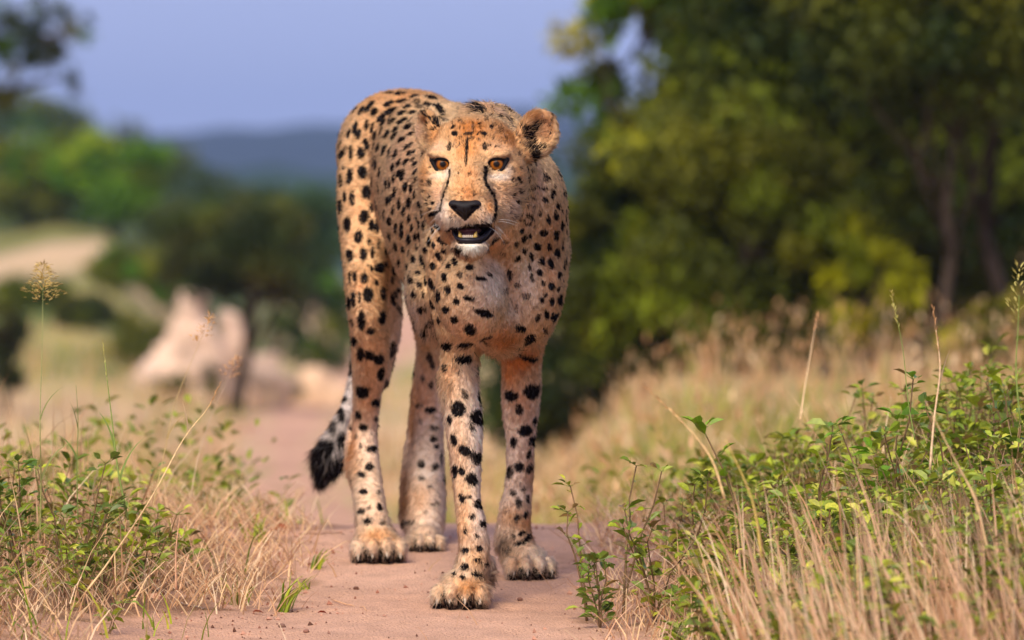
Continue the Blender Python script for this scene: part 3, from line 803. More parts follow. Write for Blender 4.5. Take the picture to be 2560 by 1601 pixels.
class Coat:
    def __init__(self, V, N):
        a = build_marks()
        h = hidden_marks(V, N, a[0])
        self.c, self.n, self.A, self.B, self.d = [np.concatenate([x, y]) for x, y in zip(a, h)]
        self.segs = line_marks()
        T = np.array([(t[0], t[1]) for t in TINTS], float)
        self.tc, hit = trace(T[:, 0], T[:, 1])
        self.tt = [t for t in TINTS]
        self.tc[~hit] = P(T[~hit, 0], T[~hit, 1], 10.4)
    def mouth(self, p):
        q = self.head(p)
        return (q[:, 0] > -17) & (q[:, 0] < 25.5) & (q[:, 1] < -61.5 + 0.12 * q[:, 0]) & (q[:, 1] > -80 + np.maximum(0, -q[:, 0] - 8) * 1.1 + np.maximum(0, q[:, 0] - 15) * 1.1) & (q[:, 2] > -5) & (q[:, 2] < 60)
    @staticmethod
    def head(p):
        r = (p - HC) / HS
        x = r[:, 0] * math.cos(_yaw) + (-r[:, 1]) * math.sin(_yaw)
        w = -r[:, 0] * math.sin(_yaw) + (-r[:, 1]) * math.cos(_yaw)
        return np.stack([x, r[:, 2], w], 1)
    def color(self, p, n, rng=None):
        col = np.tile(BASE, (len(p), 1))
        nz = vnoise(p, 38, 1)[:, None]
        lg = (sstep(0.42, 0.30, p[:, 2]) * (0.75 + 0.35 * vnoise(p, 16, 3)))[:, None]
        col += (C3(238, 210, 186) - col) * np.clip(lg, 0, 1)
        # pale underside and inner legs
        under = sstep(-0.2, -0.85, n[:, 2]) * sstep(0.45, 0.30, p[:, 2] * 0 + 0.35)
        col += (C3(226, 198, 178) - col) * (under * 0.6)[:, None]
        for t, c in zip(self.tt, self.tc):
            rx, rz = t[2] * c[1] / FPX, t[3] * c[1] / FPX
            ry = 1.6 * max(rx, rz) if c[1] > 9.95 else 1.2 * max(rx, rz)
            m = (np.abs(p[:, 0] - c[0]) < 1.9 * rx) & (np.abs(p[:, 2] - c[2]) < 1.9 * rz) & (np.abs(p[:, 1] - c[1]) < 1.9 * ry)
            if not m.any(): continue
            q = p[m] - c
            g = np.exp(-1.15 * ((q[:, 0] / rx)**2 + (q[:, 2] / rz)**2 + (q[:, 1] / ry)**2)) * t[5] * 1.15
            g = np.clip(g * (1 + 0.35 * nz[m, 0]), 0, 1)
            col[m] += (np.minimum(t[4] * (np.array([1.10, 1.10, 1.04]) if c[1] < 9.86 else np.array([1.16, 1.16, 1.10])), 0.92) - col[m]) * g[:, None]
        col *= 1 + 0.10 * vnoise(p, 14, 2)[:, None] + 0.06 * nz
        dark = np.zeros(len(p))
        zi = np.argsort(p[:, 2]); zs = p[zi, 2]
        jit = 0.08 * vnoise(p, 330, 4) + 0.08 * vnoise(p, 150, 5)
        for c, nn, A, B, d in zip(self.c, self.n, self.A, self.B, self.d):
            R = max(np.linalg.norm(A), np.linalg.norm(B)) * 1.35 + 0.002
            i0, i1 = np.searchsorted(zs, [c[2] - R, c[2] + R])
            ii = zi[i0:i1]
            q = p[ii] - c
            m = (np.abs(q[:, 0]) < R) & (np.abs(q[:, 1]) < R + 0.01)
            ii, q = ii[m], q[m]
            if not len(ii): continue
            q = q - (q @ nn)[:, None] * nn
            G = np.array([[A @ A, A @ B], [A @ B, B @ B]]); 
            try: Gi = np.linalg.inv(G)
            except Exception: continue
            uv = np.stack([q @ A, q @ B], 1) @ Gi
            rr = np.sqrt((uv**2).sum(1)) + jit[ii]
            k = sstep(1.16, 0.86, rr) * d * ((n[ii] @ nn) > -0.1)
            dark[ii] = np.maximum(dark[ii], k)
        for a, b, hw in self.segs:
            ab = b - a
            m = np.all(np.abs(p - (a + b) / 2) < np.abs(ab) / 2 + 0.012, axis=1)
            if not m.any(): continue
            q = p[m] - a
            t = np.clip((q @ ab) / (ab @ ab), 0, 1)
            dd = np.linalg.norm(q - t[:, None] * ab, axis=1)
            dark[m] = np.maximum(dark[m], sstep(1.3, 0.8, dd / hw + jit[m] * 0.5) * 0.97)
        # tail: pale towards the end, black marks and tip
        tl = (p[:, 1] > 11.12) & (p[:, 0] < P(362, 300, 11.2)[0])
        if tl.any():
            px, py = to_picture(p[tl])
            w = sstep(300, 400, py)[:, None]
            ct = col[tl]; ct += (C3(206, 190, 182) - ct) * w
            col[tl] = ct
            k = np.zeros(tl.sum())
            for (mx, my, ax, ay) in TAIL_MARKS:
                r = np.sqrt(((px - mx) / ax)**2 + ((py - my) / ay)**2) + jit[tl]
                k = np.maximum(k, sstep(1.15, 0.85, r))
            dark[tl] = np.maximum(dark[tl], k)
        # dark fur between and under the toes
        for (g, f, r, W, toes) in PAWS:
            m = np.linalg.norm(p - g, axis=1) < W
            if not m.any(): continue
            q = p[m] - g
            x = q @ r / W; y = q @ f / W; z = q[:, 2] / W - 0.06 * (q[:, 1]) / W
            k = sstep(0.13, 0.03, z) * sstep(0.25, 0.5, y) * 0.8
            for x0 in (-0.25, 0.0, 0.25):
                k = np.maximum(k, sstep(0.075, 0.03, np.abs(x - x0 - 0.03 * (x0 == 0.0))) * sstep(0.34, 0.2, z) * sstep(0.3, 0.5, y) * 0.9)
            for (c, d, W_) in toes:
                cl = c + d * W_ * 0.26 - np.array([0, 0, 0.13 * W_])
                k = np.maximum(k, sstep(0.11, 0.05, np.linalg.norm((p[m] - cl) * np.array([1.2, 1, 0.8]), axis=1) / W_) * 0.9)
            dark[m] = np.maximum(dark[m], k)
        if rng is not None:
            part = (dark > 0.02)
            pr = np.where(dark > 0.93, 0.99, dark ** 0.8)
            dark = np.where(part & (rng.random(len(p)) < pr), 1.0, dark * 0.25 * part)
        col += (C3(26, 19, 18) - col) * dark[:, None]
        hh = self.head(p)
        nb = (np.abs(hh[:, 0]) < 14.5) & (hh[:, 1] < -36.5) & (hh[:, 1] > -57) & (hh[:, 2] > NOSE_W - 14)
        nb &= np.abs(hh[:, 0]) < 14.0 + (hh[:, 1] + 44) * 1.0
        col[nb] = C3(30, 22, 22)
        mo = self.mouth(p)
        col[mo] = C3(34, 22, 24)
        return np.clip(col, 0, 1), dark
# ------------------------------------------------------------------ cheetah: mesh, coat, fur, face
def quad_normals(V, Q):
    n = np.cross(V[Q[:, 2]] - V[Q[:, 0]], V[Q[:, 3]] - V[Q[:, 1]])
    area = 0.5 * np.linalg.norm(n, axis=1)
    N = np.zeros_like(V)
    for i in range(4): np.add.at(N, Q[:, i], n)
    return norm(N), area

def project(V, steps=2, idx=None, prims=None):
    idx = np.arange(len(V)) if idx is None else idx
    for _ in range(steps):
        q = V[idx]
        order = np.argsort((q[:, 2] // 0.05) * 1000 + (q[:, 1] // 0.05))
        for s in range(0, len(order), 6000):
            j = order[s:s+6000]
            f = sdf(q[j], prims); g = sdf_grad(q[j], prims)
            q[j] -= g * np.clip(f, -0.004, 0.004)[:, None]
        V[idx] = q
    return V

cheetah = empty('cheetah', (float(P(440, 560, 10.4)[0]), 10.4, 0.024),
                'spotted cheetah walking towards the camera along the sandy path with its mouth open', 'cheetah')
bV, bQ = surface_nets(0.0036)
sel = np.linalg.norm(bV[bQ[:, 0]] - HP(0, -20, 0), axis=1) < 0.165
for (g, f, r, W, toes) in PAWS:
    sel |= np.linalg.norm(bV[bQ[:, 0]] - g, axis=1) < W * 0.95
nold = len(bV)
bV, bQ4, bPoly = subdivide_quads(bV, bQ, sel)
near = np.unique(np.concatenate([bQ4[np.linalg.norm(bV[bQ4[:, 0]] - HP(0, -20, 0), axis=1) < 0.17].ravel(), np.arange(nold, len(bV))]))
bV = project(bV, 1, near)
bN, bA = quad_normals(bV, bQ4)
coat = Coat(bV, bN)
bCol, _ = coat.color(bV, bN)

m_skin = mat_attr('cheetah_coat', rough=0.85, spec=0.1)
loops = np.concatenate([bQ4.ravel()] + [np.array(p) for p in bPoly])
sizes = np.concatenate([np.full(len(bQ4), 4), np.array([len(p) for p in bPoly], int)])
me = np_mesh('body', bV, loops, sizes, True, m_skin, {'col': bCol * 0.9})
body = link('body', me, cheetah)

# ---- fur
m_fur = bpy.data.materials.new('fur'); m_fur.use_nodes = True
nt = m_fur.node_tree; nt.nodes.clear()
fo = nt.nodes.new('ShaderNodeOutputMaterial'); fa = nt.nodes.new('ShaderNodeAttribute'); fa.attribute_name = 'col'
fb = nt.nodes.new('ShaderNodeBsdfDiffuse'); fn = nt.nodes.new('ShaderNodeAttribute'); fn.attribute_name = 'nrm'
fh = nt.nodes.new('ShaderNodeBsdfHair'); fh.component = 'Reflection'
fh.inputs['RoughnessU'].default_value = 0.35; fh.inputs['RoughnessV'].default_value = 0.8
fm = nt.nodes.new('ShaderNodeMixShader'); fm.inputs[0].default_value = 0.12
nt.links.new(fa.outputs['Color'], fb.inputs['Color']); nt.links.new(fn.outputs['Vector'], fb.inputs['Normal'])
nt.links.new(fa.outputs['Color'], fh.inputs['Color'])
nt.links.new(fb.outputs['BSDF'], fm.inputs[1]); nt.links.new(fh.outputs['BSDF'], fm.inputs[2])
nt.links.new(fm.outputs['Shader'], fo.inputs['Surface'])

def make_curves(name, pts, rad, col, nrm, mat, parent):
    """pts (n,k,3) hair points, rad (n,k)"""
    n, k = pts.shape[:2]
    hc_ = bpy.data.hair_curves.new(name)
    hc_.add_curves([k] * n)
    hc_.attributes['position'].data.foreach_set('vector', np.ascontiguousarray(pts, np.float32).ravel())
    ra = hc_.attributes.get('radius') or hc_.attributes.new('radius', 'FLOAT', 'POINT')
    ra.data.foreach_set('value', np.ascontiguousarray(rad, np.float32).ravel())
    ca = hc_.attributes.new('col', 'FLOAT_COLOR', 'CURVE')
    c = np.ones((n, 4), np.float32); c[:, :3] = col
    ca.data.foreach_set('color', c.ravel())
    na = hc_.attributes.new('nrm', 'FLOAT_VECTOR', 'CURVE')
    na.data.foreach_set('vector', np.ascontiguousarray(nrm, np.float32).ravel())
    hc_.materials.append(mat)
    return link(name, hc_, parent)

def grow_fur(count, rng):
    c0 = bV[bQ4].mean(1)
    hd = coat.head(c0)
    dh = np.linalg.norm(c0 - HP(0, -20, 0), axis=1)
    wgt = bA * np.where(dh < 0.15, 2.2, 1.0)
    fn_ = norm(bN[bQ4].mean(1))
    tocam = norm(CAMP - c0)
    wgt *= np.where((fn_ * tocam).sum(1) > -0.35, 1.0, 0.35)
    for (g, f, r, W, toes) in PAWS:
        wgt *= np.where(np.linalg.norm(c0 - g, axis=1) < W, 1.4, 1.0)
    pick = rng.choice(len(bQ4), count, p=wgt / wgt.sum())
    u, v = rng.random(count), rng.random(count)
    q = bQ4[pick]
    w = np.stack([(1-u)*(1-v), u*(1-v), u*v, (1-u)*v], 1)[:, :, None]
    p = (bV[q] * w).sum(1); n = norm((bN[q] * w).sum(1))
    h = coat.head(p)
    ishead = (h[:, 2] > -60) & (np.linalg.norm(p - HP(0, -20, -5), axis=1) < 0.16)
    keep = ~(coat.mouth(p))
    for (ex, eu, ew) in EYES:
        keep &= ~((((h[:, 0]-ex)/9.3)**2 + ((h[:, 1]-eu)/6.8)**2 < 1) & (h[:, 2] > ew - 14))
    # bare nose leather
    keep &= ~((np.abs(h[:, 0]) < 13.5 + (h[:, 1]+44)*1.0) & (h[:, 1] < -37.5) & (h[:, 1] > -58) & (h[:, 2] > 34))
    p, n, h, ishead = p[keep], n[keep], h[keep], ishead[keep]
    N = len(p)
    # combing direction
    fl = np.tile(np.array([0.0, 1.0, -0.55]), (N, 1))
    leg = sstep(0.44, 0.34, p[:, 2])[:, None]
    fl = fl * (1 - leg) + np.array([0, 0.12, -1.0]) * leg
    nose = HP(0, -42, 40)
    fh_ = norm(p - nose); fh_[:, 1] *= 0.8
    down = sstep(-30, -60, h[:, 1]); fh_[:, 2] -= 0.5 * down
    breast = (~ishead & (p[:, 1] < 10.16) & (p[:, 2] > 0.36)).astype(float)[:, None]
    fl = fl * (1 - breast) + np.array([0, 0.15, -1.0]) * breast
    fl[:, 0] += breast[:, 0] * (p[:, 0] - P(500, 0, 10)[0]) * 6
    fl[ishead] = fh_[ishead]
    istail = (p[:, 1] > 11.12) & (p[:, 0] < P(362, 300, 11.2)[0])
    fl[istail] = np.array([-0.35, 0.0, -1.0])
    for (g, f, r, W, toes) in PAWS:
        m = np.linalg.norm(p - g, axis=1) < W
        fl[m] = f * 0.8 + np.array([0, 0, -0.7]) + r * ((p[m] - g) @ r / W * 1.2)[:, None]
    fl += 0.5 * np.stack([vnoise(p, 45, 11), vnoise(p, 45, 12), vnoise(p, 45, 13)], 1)
    fl += 0.40 * np.stack([vnoise(p, 140, 21), vnoise(p, 140, 22), vnoise(p, 140, 23)], 1)
    fl += 0.35 * np.stack([vnoise(p, 330, 24), vnoise(p, 330, 25), vnoise(p, 330, 26)], 1)
    t = norm(fl - (fl * n).sum(1)[:, None] * n)
    # length
    L = np.full(N, 0.0090)
    L[p[:, 2] < 0.40] = 0.0085
    L += 0.010 * sstep(0.10, 0.0, np.abs(p[:, 2] - 0.38)) * (p[:, 1] < 10.16) * (n[:, 2] < 0.1)       # breast
    pxx, pyy = to_picture(p)
    L += 0.016 * np.exp(-(((pxx-480)/26)**2 + ((pyy-108)/9)**2)) * (p[:, 1] < 10.4) * (p[:, 1] > 9.85)  # nape mane
    L += 0.016 * np.exp(-(((pxx-430)/22)**2 + ((pyy-335)/22)**2)) * (p[:, 1] > 10.2) * (p[:, 1] < 10.7)
    L += 0.016 * np.exp(-(((pxx-500)/20)**2 + ((pyy-349)/8)**2))
    L[istail] += 0.022 * sstep(400, 450, pyy[istail])
    hl = 0.0058 + 0.010 * sstep(25, 60, np.abs(h[:, 0])) * sstep(0, -45, h[:, 1]) + 0.006 * sstep(-5, -45, h[:, 2])
    hl += 0.006 * sstep(-74, -92, h[:, 1])
    hl += 0.003 * sstep(-40, -60, h[:, 1])
    L[ishead] = hl[ishead]
    for (c, rot, off, rx, ru) in EARS:
        m = np.linalg.norm(p - c, axis=1) < ru * HS * 1.25
        L[m] = 0.0095
    for (g, f, r, W, toes) in PAWS:
        m = np.linalg.norm(p - g, axis=1) < W
        L[m] = 0.0125
    for (tx_, ty_, tr_, ex_) in ((490, 580, 10, 0.016), (503, 545, 9, 0.012), (353, 462, 9, 0.010), (408, 520, 9, 0.008)):
        L += ex_ * np.exp(-(((pxx-tx_)/tr_)**2 + ((pyy-ty_)/(tr_*1.4))**2))
    L *= rng.uniform(0.65, 1.25, N)
    L[breast[:, 0] > 0] *= 0.85
    col, dark = coat.color(p + t * (L * 0.62)[:, None] + rng.normal(0, 0.0006, p.shape), n, rng)
    lift = np.where(ishead, 0.5, 0.38)[:, None] * rng.uniform(0.6, 1.5, N)[:, None]
    r1 = rng.normal(0, 0.16, (N, 3))
    d1 = norm(t + n * lift + r1)
    d2 = norm(t + n * lift * 0.25 + r1 * 1.3 + rng.normal(0, 0.10, (N, 3)) + np.array([0, 0, -0.12]))
    p0 = p - n * 0.001
    p1 = p0 + d1 * (L * 0.45)[:, None]
    p2 = p1 + d2 * (L * 0.55)[:, None]
    tuft = np.stack([vnoise(p, 190, 71), vnoise(p, 190, 72), vnoise(p, 190, 73)], 1) * (L * 0.30)[:, None]
    p1 = p1 + tuft * 0.4; p2 = p2 + tuft
    pts = np.stack([p0, p1, p2], 1)
    w0 = np.where(ishead, 0.00034, 0.00044) * rng.uniform(0.8, 1.2, N)
    rad = np.stack([w0, w0 * 0.8, w0 * 0.12], 1)
    tint = (rng.normal(1.0, 0.16, N) + np.where(ishead, 0.16, 0.24) * vnoise(p * np.array([1.3, 0.8, 0.55]), 260, 61) + 0.13 * vnoise(p, 90, 62))[:, None]
    col = np.clip(col * tint + (rng.random(N) < 0.06)[:, None] * 0.10, 0.004, 1)
    nn = norm(n + 0.55 * d1 + rng.normal(0, 0.22, (N, 3)))
    return pts, rad, col, nn
FUR_N = 700000
fp, fr, fc, fnr = grow_fur(FUR_N, np.random.default_rng(5))
fur = make_curves('fur', fp, fr, fc, fnr, m_fur, cheetah)
fur['kind'] = 'stuff'

# ---- nose leather
_keep = PRIMS[:]
def local_mesh(name, build, vox, mat, parent, **kw):
    """a small part from its own implicit surface"""
    global PRIMS
    old = PRIMS[:]; PRIMS.clear()
    build()
    V, Q = surface_nets(vox)
    PRIMS.clear(); PRIMS.extend(old)
    me = np_mesh(name, V, Q.ravel(), np.full(len(Q), 4), True, mat)
    return link(name, me, parent)

m_nose = mat_plain('nose_leather', (0.010, 0.007, 0.008), rough=0.55, spec=0.2, var=0.5, vscale=900, bump=0.6)
m_lid = mat_plain('eyelid_skin', (0.008, 0.006, 0.007), rough=0.7, spec=0.15)
m_lip = mat_plain('lip', (0.012, 0.009, 0.014), rough=0.46, spec=0.25, var=0.4, vscale=300, bump=0.3)
m_tooth = mat_plain('tooth_yellow', (0.62, 0.40, 0.09), rough=0.25, spec=0.5, var=0.25, vscale=200)
m_tooth_w = mat_plain('tooth_white', (0.62, 0.50, 0.38), rough=0.3, var=0.2)
m_tongue = mat_plain('tongue', (0.16, 0.055, 0.06), rough=0.4, var=0.3, vscale=300)
m_claw = mat_plain('claw', (0.55, 0.47, 0.38), rough=0.3, spec=0.5, var=0.3, vscale=200)
def b_nose():
    w = NOSE_W
    for s in (-1, 1):
        he(s*8.5, -41, w-5, 8, 5, 8, 4, tilt=s*-6)
    he(0, -43, w-3, 9, 6.0, 8, 4)
    hc((0, -46, w-2), 5.5, (0, -54.5, w-7), 1.8, 3)
    for s in (-1, 1):
        he(s*10, -44, w+0.5, 3.4, 2.1, 4, 1.2, tilt=s*22, sub=True)
        he(s*14, -42.5, w-1, 3.2, 1.0, 5, 1.0, tilt=s*-10, sub=True)
    he(0, -52, w+6, 0.7, 8, 4, 1.0, sub=True)
nose_o = local_mesh('nose', b_nose, 0.0011, m_nose, cheetah)

# lower lip, tongue, teeth
def b_lip():
    pts = [(25, -57, 8), (23.5, -62, 16), (20.5, -68, 22), (16, -73.5, 29), (8, -76, 33), (0, -76.3, 34.5), (-7, -75.3, 33), (-11, -72, 29), (-13, -68, 24), (-14, -65, 19)]
    rr = [1.4, 1.9, 2.3, 2.4, 2.3, 2.3, 2.1, 1.7, 1.3, 1.0]
    prim_path([tuple(HP(*p)) + (r * HS,) for p, r in zip(pts, rr)], 2 * HS)
    he(2, -76.5, 25, 12, 3, 12, 3)
lip = local_mesh('lower_lip', b_lip, 0.0011, m_lip, cheetah)
def b_tongue():
    he(1, -72, 16, 10, 3, 14, 2); he(1, -66.5, 14, 12, 3.5, 14, 2)
tongue = local_mesh('tongue', b_tongue, 0.0014, m_tongue, cheetah)
for x, tilt in ((-6.8, 4), (9.2, -4)):
    def b_t(x=x, tilt=tilt):
        prim_path([tuple(HP(x, -77, 29)) + (2.5*HS,), tuple(HP(x + tilt*0.1, -72, 31)) + (2.1*HS,), tuple(HP(x - tilt*0.15, -67.8, 30.5)) + (0.8*HS,)], HS)
    local_mesh('canine_tooth', b_t, 0.0008, m_tooth, cheetah)
for i in range(6):
    def b_i(i=i):
        he(-3.3 + i*1.85, -72.6, 31.5, 1.0, 2.0, 1.0, 0.4)
    local_mesh('incisor', b_i, 0.0005, m_tooth_w, cheetah)

# eyes
m_eye, nt, eb = mat_new('eye')
tc = nt.nodes.new('ShaderNodeTexCoord'); sx = nt.nodes.new('ShaderNodeSeparateXYZ'); nt.links.new(tc.outputs['Object'], sx.inputs[0])
cx = nt.nodes.new('ShaderNodeCombineXYZ'); nt.links.new(sx.outputs['X'], cx.inputs['X']); nt.links.new(sx.outputs['Z'], cx.inputs['Y'])
ln = nt.nodes.new('ShaderNodeVectorMath'); ln.operation = 'LENGTH'; nt.links.new(cx.outputs[0], ln.inputs[0])
mr = nt.nodes.new('ShaderNodeMapRange'); mr.inputs['From Max'].default_value = 9 * HS; nt.links.new(ln.outputs['Value'], mr.inputs['Value'])
nz = nt.nodes.new('ShaderNodeTexNoise'); nz.inputs['Scale'].default_value = 420; nt.links.new(tc.outputs['Object'], nz.inputs['Vector'])
ad = nt.nodes.new('ShaderNodeMath'); ad.operation = 'MULTIPLY_ADD'; ad.inputs[1].default_value = 0.10; nt.links.new(nz.outputs['Fac'], ad.inputs[0]); nt.links.new(mr.outputs['Result'], ad.inputs[2])
cr = nt.nodes.new('ShaderNodeValToRGB'); nt.links.new(ad.outputs[0], cr.inputs['Fac'])
e = cr.color_ramp.elements
e[0].position = 0.0; e[0].color = (0.006, 0.004, 0.004, 1)
e[1].position = 1.0; e[1].color = (0.008, 0.006, 0.008, 1)
for pos, c in ((0.33, (0.008, 0.004, 0.003)), (0.40, (0.10, 0.028, 0.004)), (0.54, (0.31, 0.095, 0.007)), (0.72, (0.18, 0.050, 0.005)), (0.78, (0.05, 0.015, 0.006)), (0.88, (0.008, 0.006, 0.008))):
    x = e.new(pos); x.color = c + (1,)
nt.links.new(cr.outputs['Color'], eb.inputs['Base Color'])
eb.inputs['Roughness'].default_value = 0.6; eb.inputs['Specular IOR Level'].default_value = 0.1
eb.inputs['Coat Weight'].default_value = 0.16; eb.inputs['Coat Roughness'].default_value = 0.02
import bmesh
for (ex, eu, ew) in EYES:
    bm = bmesh.new(); bmesh.ops.create_uvsphere(bm, u_segments=48, v_segments=32, radius=9.0 * HS)
    for f in bm.faces: f.smooth = True
    me = bpy.data.meshes.new('eye'); bm.to_mesh(me); bm.free(); me.materials.append(m_eye)
    o = bpy.data.objects.new('eye', me); COL.objects.link(o); o.parent = cheetah
    c = HP(ex, eu - 0.3, ew)
    o.location = Vector(c) - cheetah.location
    # look at the lens
    dv = Vector(CAMP - c).normalized()
    o.rotation_euler = (0, 0, math.atan2(dv.x, -dv.y) * 1.0)
    s = 1 if ex > 0 else -1
    out = [(10.6, 4.4), (6, 5.6), (0, 5.7), (-5, 4.7), (-7.6, 1.2), (-8.4, -4.0), (-8.8, -8.6), (-5.2, -6.4), (0, -7.6), (5, -6.2), (8.2, -1.4)]
    def b_rim(out=out, s=s, ex=ex, eu=eu, ew=ew):
        pts = []
        for (a, b) in out + [out[0]]:
            rad = math.hypot(a, b)
            dz = ew + math.sqrt(max(4, 9.6**2 - min(rad, 9.0)**2)) - 0.6
            pts.append(tuple(HP(ex + s*a, eu + b, dz)) + ((2.0 if b < 3 else 2.8) * HS,))
        prim_path(pts, HS, n=4)
    local_mesh('eyelid', b_rim, 0.0009, m_lid, cheetah)

# claws
for (g, f, r, W, toes) in PAWS:
    for (c, d, W_) in toes:
        def b_c(c=c, d=d, W_=W_):
            up = np.array([0, 0, 1.0])
            a = c + d * W_ * 0.22 + up * W_ * 0.02
            q = [a - d * W_ * 0.04, a + d * W_ * 0.04 - up * W_ * 0.03, a + d * W_ * 0.075 - up * W_ * 0.10, a + d * W_ * 0.065 - up * W_ * (0.12 + 0.07 * RNG.random())]
            prim_path([tuple(x) + (rr * W_,) for x, rr in zip(q, (0.032, 0.034, 0.026, 0.008))], 0.001)
        local_mesh('claw', b_c, 0.0011, m_claw, cheetah)

# whiskers
wr = np.random.default_rng(8)
wp, wrad = [], []
for s in (-1, 1):
    for i in range(10):
        a = HP(s * wr.uniform(14, 24), wr.uniform(-62, -46), wr.uniform(26, 36))
        L = wr.uniform(18, 42) * HS
        d = norm(np.array([s * 0.9, 0.35, wr.uniform(-0.9, 0.1)]))
        p1 = a + d * L * 0.5; p2 = p1 + norm(d + np.array([0, 0.25, -0.35])) * L * 0.5
        wp.append(np.stack([a, p1, p2])); wrad.append([0.00022, 0.00016, 0.00004])
wh = make_curves('whiskers', np.array(wp), np.array(wrad), np.full((len(wp), 3), 0.6), np.tile(np.array([0, -1.0, 0]), (len(wp), 1)), m_fur, cheetah)
wh['kind'] = 'stuff'
# ------------------------------------------------------------------ terrain
def pathx(Y):
    """centre of the sandy path"""
    return np.interp(np.asarray(Y, float), [9, 11.5, 13, 17, 21, 26, 33, 42, 60, 90], [-0.10, -0.10, -0.14, -0.45, -0.70, -0.92, -1.22, -1.5, -1.78, -2.2])

def zbase(x, Y):
    x = np.asarray(x, float); Y = np.asarray(Y, float)
    a = np.where(Y > 0, 0.06 * (Y - 10.0), -0.6 + 0.02 * Y)
    c = np.interp(Y, [11.2, 11.6, 12.4, 14, 18, 25, 40, 60, 120, 300, 900, 4000], [0.072, 0.066, -0.02, -0.22, -0.36, -0.47, -0.66, -0.9, -1.4, -2.2, -3.5, -6])
    z = np.where(Y < 11.2, a, c)
    t = x / np.maximum(Y, 6.0)
    # rising ground on the right where the trees stand
    r = sstep(0.0, 0.03, t) * sstep(11.3, 20, Y)
    zr = np.interp(Y, [11.2, 12.5, 14, 20, 30, 60, 300], [0.07, 0.0, -0.06, -0.03, 0.12, 0.4, 1.0])
    z = z * (1 - r) + zr * r
    # slope on the left
    l = sstep(-0.046, -0.072, t) * sstep(30, 50, Y)
    zl = np.interp(Y, [30, 50, 64, 76, 86, 98, 120, 160, 300, 900], [-0.5, -0.5, -0.2, 0.25, 0.65, 0.98, 1.35, 2.0, 5.0, 8.0])
    zl = zl + np.clip((t + 0.068) / 0.012, -1.2, 1.2) * 0.28 * sstep(58, 78, Y) * sstep(125, 100, Y)
    z = z * (1 - l) + zl * l
    # banks along the path
    b = sstep(0.24, 0.75, x - pathx(Y)) * 0.05 + sstep(-0.26, -0.9, x - pathx(Y)) * 0.035
    z = z + b * sstep(6, 9, Y) * sstep(14, 12, Y)
    return z

def znoise(x, Y):
    p = np.stack([x, Y, np.zeros_like(x)], -1)
    e = np.abs(x - pathx(Y))
    off = sstep(0.2, 0.5, e)
    n = 0.007 * vnoise(p, 5, 31) + 0.004 * vnoise(p, 17, 32) + (0.0018 + 0.003 * off) * vnoise(p, 48, 33) + 0.0011 * vnoise(p, 120, 34)
    return n * sstep(40, 13, Y) + sstep(20, 60, Y) * 0.12 * vnoise(p, 0.2, 35)

def zg(x, Y):
    x = np.asarray(x, float); Y = np.asarray(Y, float)
    return zbase(x, Y) + znoise(x, Y)

# paws stand on the exact slope: keep the sand smooth right under them
def ground_z(x, Y):
    z = zg(x, Y); zb = zbase(x, Y)
    k = np.zeros_like(z)
    for (g, f, r, W, toes) in PAWS:
        k = np.maximum(k, sstep(0.09, 0.03, np.hypot(x - g[0], Y - g[1] + 0.01)))
    return z * (1 - k) + (zb + 0.0015) * k

